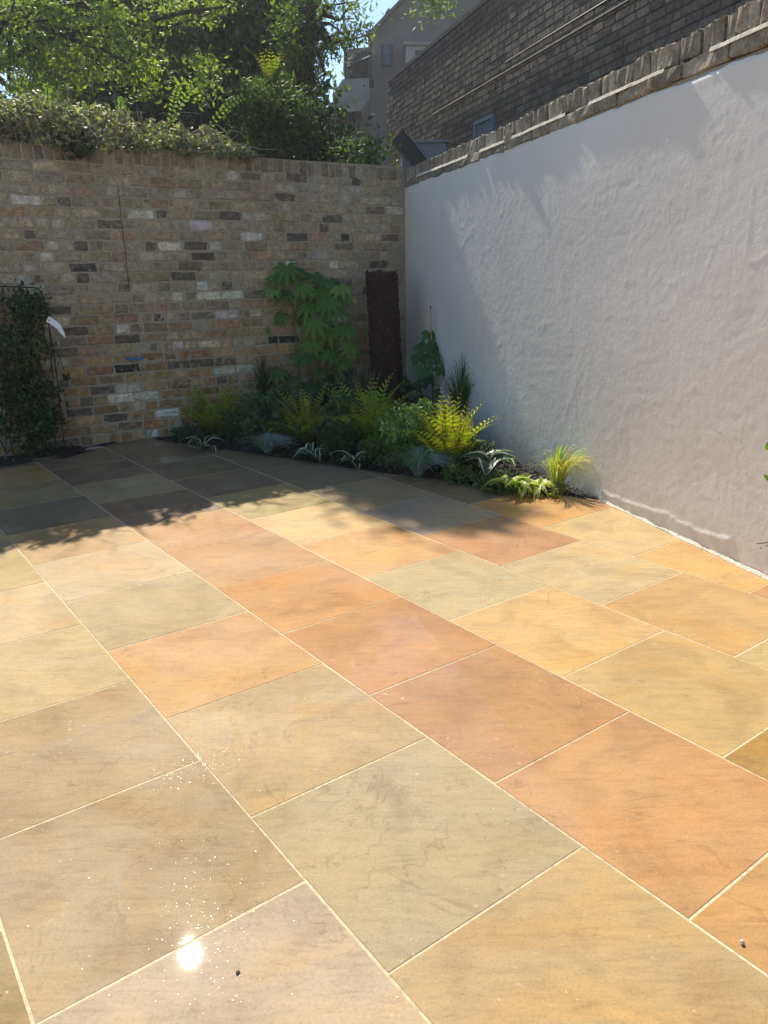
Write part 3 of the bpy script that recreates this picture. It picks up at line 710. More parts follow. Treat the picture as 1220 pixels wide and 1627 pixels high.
A3 = lambda px, py, Y: tuple(at(px, py, Y))
def rad(px, Y): return px * Y / FPX

# big dark tree filling the back
Yt = 15.5
tree('broadleaf_tree', 'broad dark green tree towering behind the brick wall', (*A3(330, 300, Yt)[:2], -.1),
     [(*A3(330, 300, Yt)[:2], -.1), A3(325, 230, Yt), A3(350, 140, Yt), A3(400, 60, Yt)],
     [([A3(350, 150, Yt), A3(425, 70, Yt), A3(480, 10, Yt), A3(530, -60, Yt)], .22), ([A3(340, 170, Yt), A3(240, 90, Yt), A3(150, 30, Yt)], .12), ([A3(380, 90, Yt), A3(370, 10, Yt), A3(350, -60, Yt)], .12)],
     [(A3(315, 90, Yt), (rad(165, Yt), 1.8, rad(130, Yt)), .42), (A3(250, 190, Yt), (rad(230, Yt), 1.5, rad(85, Yt)), .22), (A3(430, 165, Yt), (rad(62, Yt), 1.5, rad(100, Yt)), .14), (A3(180, 0, Yt), (rad(240, Yt), 1.5, rad(80, Yt)), .08), (A3(400, 0, Yt), (rad(80, Yt), 1.5, rad(80, Yt)), .08)],
     520, 80, .62, .15, (.035, .060, .024), (.11, .16, .04), trunk_r=.26, shell=.2)
Yt = 17.5
tree('broadleaf_tree', 'darker tree standing behind the broad tree, seen through its gaps', (*A3(200, 300, Yt)[:2], -.1),
     [(*A3(200, 300, Yt)[:2], -.1), A3(205, 200, Yt), A3(220, 90, Yt)], [([A3(210, 180, Yt), A3(290, 120, Yt), A3(360, 90, Yt)], .12)],
     [(A3(240, 150, Yt), (rad(230, Yt), 1.2, rad(100, Yt)), .55), (A3(385, 180, Yt), (rad(95, Yt), 1.2, rad(95, Yt)), .45)],
     380, 70, .7, .17, (.018, .032, .014), (.04, .065, .02), trunk_r=.25, shell=.1)
# paler tree at the left edge, leaves lit from behind
Yt = 10.2
tree('broadleaf_tree', 'pale green sunlit tree with long loose sprays at the left edge above the wall', (*A3(-60, 300, Yt)[:2], -.1),
     [(*A3(-60, 300, Yt)[:2], -.1), A3(-50, 200, Yt), A3(-20, 90, Yt), A3(10, 20, Yt)],
     [([A3(200, 40, Yt), A3(290, 20, Yt), A3(360, 10, Yt)], .04), ([A3(-40, 130, Yt), A3(60, 70, Yt), A3(160, 40, Yt), A3(215, 70, Yt)], .05), ([A3(-20, 80, Yt), A3(70, 20, Yt), A3(190, -10, Yt)], .05)],
     [(A3(40, 40, Yt), (rad(75, Yt), .8, rad(60, Yt)), .34), (A3(130, 40, Yt), (rad(65, Yt), .5, rad(50, Yt)), .18), (A3(215, 75, Yt), (rad(35, Yt), .4, rad(55, Yt)), .12), (A3(30, 120, Yt), (rad(60, Yt), .6, rad(40, Yt)), .18), (A3(110, 110, Yt), (rad(50, Yt), .4, rad(22, Yt)), .06), (A3(120, -20, Yt), (rad(160, Yt), .8, rad(35, Yt)), .12), (A3(300, 5, Yt), (rad(60, Yt), .5, rad(22, Yt)), .12), (A3(320, 120, Yt), (rad(16, Yt), .3, rad(35, Yt)), .06), (A3(230, 130, Yt), (rad(30, Yt), .3, rad(20, Yt)), .05)],
     170, 40, .22, .068, (.13, .20, .04), (.34, .42, .10), trunk_r=.13, shell=.5, twigs=30)
# feathery branches reaching right into the sky
Yt = 12.5
tree('ash_tree', 'light green feathery tree crossing the blue sky left of the gabled house', (*A3(455, 300, Yt)[:2], -.1),
     [(*A3(455, 300, Yt)[:2], -.1), A3(450, 200, Yt), A3(470, 110, Yt), A3(500, 30, Yt)],
     [([A3(470, 110, Yt), A3(520, 70, Yt), A3(570, 60, Yt), A3(596, 52, Yt)], .022), ([A3(490, 50, Yt), A3(530, 5, Yt), A3(560, -60, Yt), A3(640, -90, Yt), A3(682, -15, Yt)], .02), ([A3(465, 130, Yt), A3(495, 150, Yt), A3(515, 185, Yt)], .04)],
     [(A3(478, 30, Yt), (rad(44, Yt), .6, rad(38, Yt)), .34), (A3(560, 58, Yt), (rad(32, Yt), .3, rad(9, Yt)), .10), (A3(520, 80, Yt), (rad(22, Yt), .4, rad(12, Yt)), .08), (A3(478, 120, Yt), (rad(20, Yt), .4, rad(30, Yt)), .16), (A3(478, 180, Yt), (rad(18, Yt), .4, rad(30, Yt)), .12), (A3(682, -2, Yt), (rad(24, Yt), .3, rad(16, Yt)), .10), (A3(550, 15, Yt), (rad(16, Yt), .3, rad(14, Yt)), .05)],
     100, 44, .26, .085, (.06, .11, .02), (.22, .30, .05), trunk_r=.14, shell=.4, aspect=.34, twigs=40)
# an oak bough high above, out of frame: throws the soft shade across the bed
gp = [(690, 800, .5), (650, 786, .3), (745, 812, .3), (590, 772, .25)]
cl = []
for (px, py, w_) in gp:
    q = G(px, py); z_ = 8.6; c = (q.x + SH.x * z_, q.y + SH.y * z_, z_); cl.append((c, (w_ * .62, w_ * .30, w_ * .26), .2))
bq = (cl[0][0][0] + SH.x * 4.2, cl[0][0][1] + SH.y * 4.2, -.1)
tree('broadleaf_tree', 'tall tree whose bough above the picture shades the bed corner', bq, [bq, (bq[0] - .1, bq[1], 4), (bq[0] - .1, bq[1] - .3, 8.8)],
     [([(bq[0] - .1, bq[1] - .3, 8.8), (cl[0][0][0] + SH.x * 2, cl[0][0][1] + SH.y * 2, 9.6), cl[0][0]], .09)], cl, 80, 60, .3, .12, (.03, .05, .015), (.06, .10, .02), trunk_r=.22, ncut=False, shell=.0, twigs=0,
     spray=np.array([rightpt(.1, -.16 + .25 * random.random() ** .8, random.uniform(-.1, 3.1)) + sdir * random.uniform(9.4, 10.4) for _ in range(750)]))  # unseen leaf mass added on the sun's path to shade the white wall

# mahonia-like shrub behind the wall
Ys = 10.6
tree('garden_shrub', 'feathery dark green shrub with a yellow new shoot behind the brick wall', (*A3(440, 300, Ys)[:2], -.1), [(*A3(440, 300, Ys)[:2], -.1), A3(440, 240, Ys), A3(438, 180, Ys)],
     [([A3(440, 220, Ys), A3(470, 180, Ys), A3(490, 150, Ys)], .03), ([A3(440, 220, Ys), A3(410, 190, Ys), A3(395, 160, Ys)], .03)],
     [(A3(430, 165, Ys), (rad(55, Ys), .5, rad(45, Ys)), .45), (A3(460, 200, Ys), (rad(38, Ys), .5, rad(50, Ys)), .35), (A3(412, 215, Ys), (rad(40, Ys), .4, rad(35, Ys)), .2)],
     90, 60, .22, .085, (.03, .06, .018), (.11, .17, .04), trunk_r=.05, aspect=.3, twigs=20, shell=.2)
def frond(Lf, W, npairs, arch, base_c, tip_c, pin=.16, droop=.25, seed=0, lift=.2, cut=False):
    """a feather-shaped leaf: rachis along +X rising then arching over, pinnae both sides"""
    rd = random.Random(seed); mb = MB(); pts = [Vector((0, 0, 0))]
    for i in range(8):
        th = arch - (.35 + .65 * (1.4 - arch)) * ((i + .5) / 8) ** 2 * 1.3
        pts.append(pts[-1] + Vector((math.cos(th), .10 * math.sin(i * .6 + seed), math.sin(th))) * Lf / 8)
    mb.tube(pts, [.004 * Lf * (1.6 - 1.2 * i / 8) + .0008 for i in range(9)], 4, base_c)
    for k in range(npairs):
        t = .14 + .86 * k / (npairs - 1); x = t * 8; i = min(7, int(x)); p = pts[i].lerp(pts[i + 1], x - i); tg = (pts[i + 1] - pts[i]).normalized()
        side = tg.cross(Vector((0, 0, 1))).normalized(); up = side.cross(tg)
        w = W * (math.sin(math.pi * min(1, t * .9 + .12)) ** .7 * (1.05 - .55 * t) + .04) 
        c = tuple(a + (b - a) * t for a, b in zip(base_c, tip_c)); c = tuple(a * rd.uniform(.8, 1.2) for a in c)
        for sg in (-1, 1):
            d = (side * sg + tg * .55 + up * (lift - .1 * rd.random())).normalized(); q = p + d * w * rd.uniform(.9, 1.1) - Vector((0, 0, droop * w)); hw = max(pin * w, .004)
            m = p.lerp(q, .45); mb.add([p, m + tg * hw + up * .003, q, m - tg * hw + up * .003], [(0, 1, 2), (0, 2, 3)], c)
            if cut:
                for a_ in (.35, .6, .8):
                    mm = p.lerp(q, a_); mb.add([mm, mm + tg * hw * 1.9 + d * hw, mm + d * hw * 1.2], [(0, 1, 2)], c); mb.add([mm, mm - tg * hw * 1.9 + d * hw, mm + d * hw * 1.2], [(0, 2, 1)], c)
    return mb
# yellow shoot and arching sprays over the ivy
yb = bpy.data.objects['garden_shrub']
mb = MB()
for k in range(9):
    fm = frond(.42, .10, 10, 1.2, (.16, .20, .02), (.34, .34, .03), seed=k); a = k * .7; bp_ = Vector(A3(430, 135, Ys - .3)) - yb.location
    mb.add([bp_ + Matrix.Rotation(a, 3, 'Z') @ Vector(v) for v in fm.v], fm.f); mb.c[-len(fm.v):] = fm.c
mb.build('new_shoot', M['leaf'], yb)['label'] = 'bright yellow new shoot at the top'

# ivy and bramble heap on the wall top
def ivy():
    t = thing('ivy_hedge', 'tangled ivy and bramble heaped along the top of the brick wall', 'climbing plant', backpt(-3.2, -.2, 2.47))
    b = np.array(t.location)[None]
    prof = [(-300, 96), (-60, 122), (0, 150), (60, 148), (100, 150), (150, 165), (200, 182), (260, 192), (320, 200), (375, 222), (400, 236)]
    n = 21000; px = rng.uniform(-420, 405, n); P = []
    topy = np.interp(px, [p[0] for p in prof], [p[1] for p in prof]); wally = 218 + px * .085
    for x, ty, wy in zip(px, topy, wally):
        d = rng.uniform(-.12, .75); s, zt = on_wall(x, ty, CB, DB, d); h = max(.03, zt - 2.47) * (1 - .25 * abs(d - .25)) * (.95 + .55 * mn.noise((s * 2.2, d * 3, 7)) + .35 * mn.noise((s * 7, d * 7, 2)))
        P.append(backpt(s, -d, 2.44 + h * rng.random() ** .8))
    P = np.array(P); P = P[P[:, 2] > 2.42]
    nn = np.array([mn.noise(tuple(p * 5.0)) for p in P]); P = P[(nn > -.18)]
    P = P[shadow_ok(P, .08)]
    v, f, cc = leaf_cloud(P - b, .055, tint(len(P), (.10, .13, .05), (.48, .47, .30), 1.3), aspect=.62)
    tag(link('leaves', npmesh('leaves', v, f, M['leaf_gloss'], cc), t), kind='stuff')
    mb = MB()
    for k in range(210):
        s = rng.uniform(-4.4, -1.7); z = 2.48; p = backpt(s, rng.uniform(-.5, .02), z); pts = []; d = Vector((rng.uniform(-1, 1), rng.uniform(-.5, .3), rng.uniform(.0, .8)))
        h = 2.48 + max(.05, .5 * min(1, (-s - 1.6) / 1.6))
        for i in range(8):
            pts.append(p - Vector(t.location)); p = p + d * .085; d = (d + Vector(rng.normal(size=3) * .35) + Vector((0, 0, -.09))).normalized()
            if p.z > h: d.z = -abs(d.z) * .5
            if p.z < 2.47: p.z = 2.47
        mb.tube(pts, [.006 - .0006 * i for i in range(8)], 4, (.12, .09, .06))
    tag(mb.build('stems', mat_simple('dry_stem', (.30, .24, .17), .8, nscale=30), t), kind='stuff')
    for (x0, y0, x1, y1, k) in ((270, 200, 283, 140, 1), (268, 205, 308, 140, 2), (330, 205, 385, 155, 3), (75, 165, 78, 138, 4), (190, 185, 196, 158, 9)):
        Yx = on = 7.9 + (x0 / 370) * .9 - .9; a, c = Vector(A3(x0, y0, Yx)), Vector(A3(x1, y1, Yx)); mb = MB(); n_ = 10
        pts = [a.lerp(c, i / n_) + Vector((0, 0, .04 * math.sin(math.pi * i / n_))) for i in range(n_ + 1)]; mb.tube([p - Vector(t.location) for p in pts], .0035, 4, (.10, .12, .04))
        for i, p in enumerate(pts[1:]):
            for sg in (-1, 1):
                tg = (c - a).normalized(); sd = Vector((tg.z, 0, -tg.x)) * sg; q = p + (sd + tg * .3 + Vector((0, random.uniform(-.5, .5), 0))).normalized() * .04; m = p.lerp(q, .5)
                mb.add([p - Vector(t.location), m + tg * .011 - Vector(t.location), q - Vector(t.location), m - tg * .011 - Vector(t.location)], [(0, 1, 2), (0, 2, 3)], (.20, .30, .07))
        mb.build('spray', M['leaf'], t)
    # a tuft hanging over the wall face
    n = 260; c0 = Vector(backpt(*[on_wall(118, 238, CB, DB)[0], .03, 2.47])); Q = np.array([c0]) + rng.normal(size=(n, 3)) * np.array([[.07, .03, .045]]); v, f, cc = leaf_cloud(Q - b, .05, tint(n, (.03, .06, .018), (.06, .11, .03)), aspect=.7)
    tag(link('hanging_tuft', npmesh('hanging_tuft', v, f, M['leaf_soft'], cc), t), kind='stuff')
ivy()

# scrub in the gap between ivy and store
def scrub(name, label, px0, px1, py0, py1, Y, n, size, ca, cb, stems=0, depth=.5, sp_=.6):
    t = thing(name, label, 'shrub', (*at((px0 + px1) / 2, py1, Y).xy, -.1)); b = Vector(t.location)
    P = []; k = max(8, n // 45)
    for i in range(k):
        c = at(random.uniform(px0, px1), py0 + (py1 - py0) * random.random() ** sp_, Y + random.uniform(-depth, depth)); P.append(np.array([c]) + rng.normal(size=(n // k, 3)) * np.array([[.13, .13, .10]]))
    P = np.concatenate(P); P = P[shadow_ok(P)]
    v, f, cc = leaf_cloud(P - np.array([b]), size, tint(len(P), ca, cb)); tag(link('foliage', npmesh('foliage', v, f, M['leaf'], cc), t), kind='stuff')
    mb = MB(); mb.tube([(0, 0, 0), (.02, 0, 1.2), (0, .03, at(px0, py1, Y).z)], [.03, .025, .015], 6); mb.build('stem', M['bark'], t)
    for i in range(stems):
        x = random.uniform(px0, px1); a = at(x, py1 + 6, Y + random.uniform(-.2, .2)) - b; c = at(x + random.uniform(-14, 14), random.uniform(py0 - 10, py0 + 40), Y) - b
        MB().tube([a, a.lerp(c, .5) + Vector((random.uniform(-.05, .05), 0, 0)), c], [.012, .008, .003], 5, (.1, .08, .05)).build('stem', M['bark'], t)
scrub('wild_shrub', 'dark green shrub with bright leaf tips behind the wall below the gabled house', 560, 596, 212, 265, 9.6, 600, .06, (.03, .06, .016), (.10, .17, .03), 9)
scrub('wild_shrub', 'dark thin tangled shrub in the gap right of the feathery shrub', 492, 560, 190, 262, 10.4, 900, .07, (.018, .03, .014), (.04, .065, .025), 7)
scrub('wild_shrub', 'sparse sunlit undergrowth between ivy heap and feathery shrub', 385, 480, 226, 256, 9.6, 350, .045, (.03, .05, .02), (.08, .12, .04), 6)
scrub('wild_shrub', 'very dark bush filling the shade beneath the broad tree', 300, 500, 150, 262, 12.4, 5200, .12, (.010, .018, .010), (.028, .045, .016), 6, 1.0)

# ------------------------------------------------------------------ trellis with climber at the left
Pt = G(55, 722); tz = lambda px, py: at(px, py, Pt.y)
tr = thing('trellis', 'thin black metal trellis standing against the brick wall at the left edge', 'trellis', (Pt.x, Pt.y, 0)); 
top = [tz(-90, 453), tz(0, 455), tz(55, 457), tz(66, 463), tz(70, 478), tz(82, 540), tz(92, 610), tz(100, 690), tz(103, 712)]
MB().tube([p - Vector(tr.location) for p in top], .0055, 6).build('outer_bar', M['metal'], tr)
MB().tube([tz(78, 520) - Vector(tr.location), tz(84, 600) - Vector(tr.location), tz(88, 708) - Vector(tr.location)], .004, 6).build('inner_bar', M['metal'], tr)
for y in (505, 570, 628, 680): MB().tube([tz(-90, y + 3) - Vector(tr.location), tz(76 + (y - 505) * .12, y) - Vector(tr.location)], .0035, 5).build('cross_bar', M['metal'], tr)
for x in (-40, 5, 42): MB().tube([tz(x, 456) - Vector(tr.location), tz(x + 5, 722) - Vector(tr.location)], .0035, 5).build('upright_bar', M['metal'], tr)
cj = thing('jasmine_climber', 'dark leafy evergreen climber covering the metal trellis at the left edge', 'climbing plant', (Pt.x, Pt.y + .02, 0))
P = []
for k in range(340):
    y = random.uniform(462, 722); xm = 60 + (y - 470) * .12 + (12 if random.random() < .1 else 0)
    if 560 < y < 600: xm -= 18
    x = random.uniform(-120, xm); c = at(x, y, Pt.y + random.uniform(-.10, .16))
    if mn.noise((c.x * 3.0, c.z * 3.4, 2)) < -.30: continue
    P.append(np.array([c]) + rng.normal(size=(34, 3)) * np.array([[.055, .05, .05]]))
P = np.concatenate(P); P = P[P[:, 2] > .01]; b = np.array(cj.location)[None]
v, f, cc = leaf_cloud(P - b, .05, tint(len(P), (.02, .045, .018), (.10, .18, .045), 2.0), aspect=.45)
tag(link('leaves', npmesh('leaves', v, f, M['leaf_gloss'], cc), cj), kind='stuff')
for k in range(9):
    x = -70 + k * 18; y = 722; pts = [at(x * .5 + 10, y, Pt.y)]
    for i in range(7): x += random.uniform(-8, 9); x = min(x, 84); y -= 34; pts.append(at(x, y, Pt.y + random.uniform(-.03, .03)))
    MB().tube([p - Vector(cj.location) for p in pts], [.007 - .0007 * i for i in range(8)], 5).build('stem', M['bark'], cj)
pts = [at(78, 535, Pt.y - .02), at(96, 570, Pt.y - .02), at(103, 592, Pt.y), at(98, 615, Pt.y)]; MB().tube([p - Vector(cj.location) for p in pts], .003, 5).build('stem', M['bark'], cj)
c0 = at(106, 600, Pt.y); v, f, cc = leaf_cloud(np.array([c0 - Vector(cj.location)]) + rng.normal(size=(14, 3)) * .014, .045, tint(14, (.02, .035, .012), (.05, .07, .03)), aspect=.55)
link('leaf_tip', npmesh('leaf_tip', v, f, M['leaf_gloss'], cc), cj)
# white curved plant tag
tg_ = thing('plant_tag', 'white curved plastic plant tag hooked on the trellis bar', 'plant tag', at(76, 508, Pt.y - .03)); tb = Vector(tg_.location); L_ = []; n = 9
cl_ = [(75, 507), (81, 510), (87, 514), (92, 518), (96, 523), (99, 528), (102, 532), (103, 536)]
vs = []; fs = []
for i, (x, y) in enumerate(cl_):
    w_ = 4.2 if i < 5 else 4.2 - (i - 4) * 1.0; a = at(x - w_ * .45, y + w_, Pt.y - .035) - tb; c = at(x + w_ * .45, y - w_, Pt.y - .03) - tb
    vs += [a, c, a + Vector((0, .0015, 0)), c + Vector((0, .0015, 0))]
for i in range(len(cl_) - 1):
    k = i * 4; fs += [(k, k + 1, k + 5, k + 4), (k + 2, k + 6, k + 7, k + 3), (k, k + 4, k + 6, k + 2), (k + 1, k + 3, k + 7, k + 5)]
link('strip', mesh('strip', vs, fs, [M['tag']]), tg_); MB().tube([at(78, 509, Pt.y - .037) - tb, at(78, 509, Pt.y - .03) - tb], .006, 8).build('eyelet', M['dark'], tg_)
# soil pocket under it with a few pebbles
pk = G(30, 738).xy
o = soil_patch('soil_pocket', [backpt(-5.6, .55, 0).xy, pk + Vector((.30, .17)), backpt(-3.12, 0, 0).xy, backpt(-5.6, 0, 0).xy], 'dark soil pocket beneath the climber on the trellis', z0=.006, n=20)
for (x, y, r_) in ((10, 733, .014), (22, 737, .012)):
    bm = bmesh.new(); bmesh.ops.create_icosphere(bm, subdivisions=2, radius=r_)
    for v_ in bm.verts: v_.co *= 1 + .25 * mn.noise(v_.co * 60); v_.co.z *= .7
    me = bpy.data.meshes.new('pebble'); bm.to_mesh(me); bm.free(); me.materials.append(M['stone']); q = G(x, y)
    tag(link('pebble', me, loc=(q.x, q.y, .03)), 'left one of two reddish pebbles on the soil beneath the trellis' if x == 10 else 'right one of two reddish pebbles on the soil beneath the trellis', 'pebble', 'pebbles beneath the trellis')

# ------------------------------------------------------------------ shaggy dark trunk in the corner
pb = G(618, 668); Yk = pb.y
tk = thing('tree_fern_trunk', 'bare upright shaggy dark reddish brown trunk in the corner behind the plants', 'tree trunk', (pb.x, pb.y, -.02)); ztop_ = at(606, 432, Yk).z; wr = rad(23, Yk)
bm = MB(); rings = 60; seg = 28; vs = []; fs = []; ltop = (at(606, 432, Yk).x - pb.x)
for j in range(rings + 1):
    t = j / rings; z = (ztop_ + .02) * t
    for k in range(seg):
        a = k / seg * 2 * math.pi; r_ = wr * (1.02 + .03 * math.sin(t * 5) - .03 * t) * (1 + .10 * mn.noise((math.cos(a) * 3, math.sin(a) * 3, z * 9)) + .07 * mn.noise((math.cos(a) * 9, math.sin(a) * 9, z * 26)))
        if j == rings: r_ *= .86
        vs.append((ltop * t + math.cos(a) * r_, math.sin(a) * r_ * .95, z + (.02 * mn.noise((a * 2, 0, 5)) if j >= rings - 1 else 0)))
for j in range(rings):
    for k in range(seg): fs.append((j * seg + k, j * seg + (k + 1) % seg, (j + 1) * seg + (k + 1) % seg, (j + 1) * seg + k))
fs.append(tuple(range(rings * seg, (rings + 1) * seg)))
M['fernbark'] = mat_simple('fibrous_red_bark', (.035, .014, .012), .9, nscale=30, amt=.6, bump=1.0)
link('trunk_body', mesh('trunk_body', vs, fs, [M['fernbark']]), tk)
mb = MB()                                   # leaf-base stubs spiralling round
for i in range(560):
    z = (ztop_) * (i / 560); a = i * 2.399; t = z / ztop_; r_ = wr * .99; c = Vector((ltop * t + math.cos(a) * r_, math.sin(a) * r_ * .95, z)); o_ = Vector((math.cos(a), math.sin(a), 0)); tn = Vector((-math.sin(a), math.cos(a), 0))
    w_ = random.uniform(.008, .017); l = random.uniform(.02, .045); h = random.uniform(.008, .02)
    mb.add([c - tn * w_, c + tn * w_, c + tn * w_ * .6 + Vector((0, 0, l)) + o_ * h, c - tn * w_ * .6 + Vector((0, 0, l)) + o_ * h, c + Vector((0, 0, -.004)) + o_ * h * .6, c + Vector((0, 0, l * 1.2))], [(0, 4, 3), (4, 1, 2), (4, 2, 3), (0, 3, 5), (1, 5, 2), (3, 2, 5)], random.choice([(.05, .016, .014), (.03, .013, .011), (.065, .022, .018), (.02, .011, .01)]))
M['fernstub'] = mat_simple('frond_stub', (.04, .015, .012), .85, attr=True, amt=.4)
tag(mb.build('frond_stubs', M['fernstub'], tk), kind='stuff')
MB().tube([(ltop - .02, 0, ztop_ - .02), (ltop - .022, .01, ztop_ + .035)], [.04, .03], 8).build('cut_top', M['dark'], tk)

# ------------------------------------------------------------------ palmate leaves
def palmate(size, lobes=9, spread=2.5, width=.17, droop=.35, seed=0, c=(.03, .07, .02)):
    rd = random.Random(seed); v = [(0, 0, 0)]; f = []
    for k in range(lobes):
        a = (k / (lobes - 1) - .5) * 2 * spread; L = size * (1 - .30 * abs(k / (lobes - 1) - .5) * 2) * rd.uniform(.92, 1.06); w = size * width
        d = Vector((math.cos(a), math.sin(a), 0)); s = Vector((-math.sin(a), math.cos(a), 0)); b = len(v)
        z = lambda t: -droop * size * t * t + .02 * size
        v += [tuple(d * L * .28 + s * w * .62 + Vector((0, 0, z(.28) + .02 * size))), tuple(d * L * .28 - s * w * .62 + Vector((0, 0, z(.28) + .02 * size))), tuple(d * L * .3 + Vector((0, 0, z(.3) - .02 * size))),
              tuple(d * L * .66 + s * w * .85 + Vector((0, 0, z(.66) + .03 * size))), tuple(d * L * .66 - s * w * .85 + Vector((0, 0, z(.66) + .03 * size))), tuple(d * L * .68 + Vector((0, 0, z(.68) - .01 * size))),
              tuple(d * L + Vector((0, 0, z(1))))]
        f += [(0, b + 2, b), (0, b + 1, b + 2), (b, b + 2, b + 5, b + 3), (b + 1, b + 4, b + 5, b + 2), (b + 3, b + 5, b + 6), (b + 4, b + 6, b + 5)]
    cc = [tuple(x * rd.uniform(.85, 1.15) for x in c) for _ in v]
    return v, f, cc
def palm_plant(name, label, base, leaves, Yd, lobes, spread, width, size_px, cols_, mat, stem_pts, cat='shrub'):
    t = thing(name, label, cat, base); b = Vector(base)
    protos = [mesh('leaf', *palmate(1.0, lobes, spread, width, .35, q, cols_[q % len(cols_)])[:2], [M[mat]], palmate(1.0, lobes, spread, width, .35, q, cols_[q % len(cols_)])[2]) for q in range(6)]
    for i, st in enumerate(stem_pts):
        MB().tube([Vector(A3(x, y, Yd + .06 * i)) - b for x, y in st], [.012 * (1 - .5 * k / (len(st) - 1)) for k in range(len(st))], 6, (.09, .12, .05)).build('stem', M['stem'], t)
    for i, (x, y, sc, ang) in enumerate(leaves):
        Y = Yd + random.uniform(-.22, .12); p = Vector(A3(x, y, Y)); sz = size_px * sc * Y / FPX
        tilt = random.uniform(.5, 1.15)         # blade tipped toward the viewer, drooping
        rot = Matrix.Rotation(random.uniform(-.35, .35), 4, 'Z') @ Matrix.Rotation(tilt, 4, 'X') @ Matrix.Rotation(R(ang), 4, 'Z')
        o = link('leaf', protos[i % 6], t, loc=p - b, scale=(sz,) * 3); o.rotation_euler = rot.to_euler()
        near = min((Vector(A3(q[0], q[1], Yd)) for st in stem_pts for q in st), key=lambda q: (q - p).length)
        if (near - p).length < .7: MB().tube([near - b, near.lerp(p, .5) - b + Vector((0, 0, .03)), p - b], .0045, 4, (.08, .13, .04)).build('petiole', M['stem'], t)
    return t
random.seed(21)
fb = G(487, 668); FY = fb.y - .1
fl = [(455, 425, .95, -90), (440, 440, .9, -120), (468, 432, .8, -60), (432, 460, .8, -150), (450, 465, 1, -90), (480, 455, .9, -70), (500, 440, .8, -80), (505, 460, 1.0, -80), (525, 445, .8, -60), (540, 455, .9, -50), (520, 480, 1.05, -80), (490, 485, 1.0, -100),
      (535, 495, 1, -70), (500, 510, 1.05, -90), (470, 495, .8, -110), (520, 525, 1.05, -80), (545, 520, .95, -70), (555, 550, .8, -70), (525, 560, .9, -90), (495, 545, 1, -100), (480, 565, .9, -100), (545, 575, .75, -80), (445, 500, .7, -120), (413, 505, 1.15, -95), (440, 590, .9, -120),
      (510, 590, .8, -90), (462, 600, .8, -110), (530, 610, .9, -80), (490, 615, .9, -95), (545, 470, .7, -40)]
palm_plant('fatsia', 'tall dark green fatsia with large fingered leaves against the brick wall', (fb.x, fb.y, -.02), fl, FY, 9, 2.35, .14, 31, [(.08, .18, .04), (.11, .23, .045), (.06, .14, .035), (.19, .31, .06)], 'leaf_gloss',
           [[(480, 660), (474, 580), (468, 510), (455, 430)], [(492, 660), (505, 590), (500, 520), (505, 450)], [(487, 655), (495, 600), (478, 540), (430, 505)], [(497, 655), (520, 600), (535, 530), (535, 450)]])
fb2 = G(688, 672); F2 = fb2.y - .05
palm_plant('fig_plant', 'young fig with broad lobed leaves tied to a cane beside the white wall', (fb2.x, fb2.y, -.02), [(683, 530, .8, -90), (675, 548, 1, -110), (695, 548, 1, -70), (700, 560, 1, -60), (668, 565, 1, -120), (685, 565, .9, -90), (672, 585, .9, -110), (678, 600, .8, -100), (700, 585, .7, -60), (660, 612, .8, -110), (655, 635, .9, -100), (700, 620, .7, -70)], F2, 5, 2.0, .30, 24,
           [(.065, .16, .045), (.05, .12, .04)], 'leaf_soft', [[(688, 668), (687, 610), (684, 545)], [(680, 668), (672, 630), (662, 610)]])
cn = thing('bamboo_cane', 'thin bamboo cane standing up behind the young fig', 'cane', (fb2.x + .01, fb2.y + .03, 0)); q0 = Vector(cn.location)
a, c = Vector((q0.x, q0.y, -.05)), Vector(A3(684, 489, fb2.y + .03))
MB().tube([a.lerp(c, i / 6) - q0 for i in range(7)], .0062, 7).build('stick', M['cane'], cn)
for i in range(1, 6): p = a.lerp(c, i / 6) - q0; MB().tube([p - Vector((0, 0, .003)), p + Vector((0, 0, .003))], .0075, 7).build('node', M['cane'], cn)
MB().tube([c - q0 - Vector((0, 0, .002)), c - q0 + Vector((0, 0, .012))], .009, 8).build('cane_cap', M['dark'], cn)

# ------------------------------------------------------------------ ferns
def fern(label, base, h, w, n, c0, c1, seed):
    rd = random.Random(seed); t = thing('golden_fern', label, 'fern', (base.x, base.y, -.01), group=None)
    pro = [frond(1.0, .19, 15, 1.45 - .20 * q, c0, c1, .16, .02, seed * 9 + q, .25).me('frond', [M['leaf']]) for q in range(4)]
    for i in range(n):
        a = i * 2.399 + rd.uniform(-.3, .3); q = i % 4; L = h * (1.05 + .06 * q) * rd.uniform(.78, 1.05)
        link('frond', pro[q], t, loc=(math.cos(a) * .02, math.sin(a) * .02, 0), scale=(L * min(1.15, w / h * .9), L, L), rot=(rd.uniform(-.2, .2), rd.uniform(-.06, .06), a))
    return t
def P2(px, py): return G(px, py)
def hgt(base, topy): return max(.05, at(610, topy, base.y).z)
yl0, yl1 = (.17, .24, .03), (.48, .54, .08)
for (bx_, by_, ty, wpx, lb, n, c0, c1) in (
    (345, 692, 612, 84, 'yellow green fern at the left end of the bed by the brick wall', 22, yl0, yl1),
    (489, 706, 622, 82, 'yellow green fern behind the two small hostas', 24, yl0, (.50, .50, .08)),
    (585, 712, 610, 92, 'yellow green fern in front of the dark shaggy trunk', 26, yl0, yl1),
    (712, 745, 645, 95, 'brightest yellow fern, standing in the sun by the white wall', 24, (.22, .25, .03), (.60, .58, .07)),
    (625, 728, 655, 60, 'low green fern at the foot of the yellow fern near the trunk', 14, (.10, .18, .03), (.28, .40, .07))):
    b_ = G(bx_, by_); fern(lb, b_, hgt(b_, ty) * 1.18, rad(wpx, b_.y) * 1.35, n + 12, c0, c1, bx_)

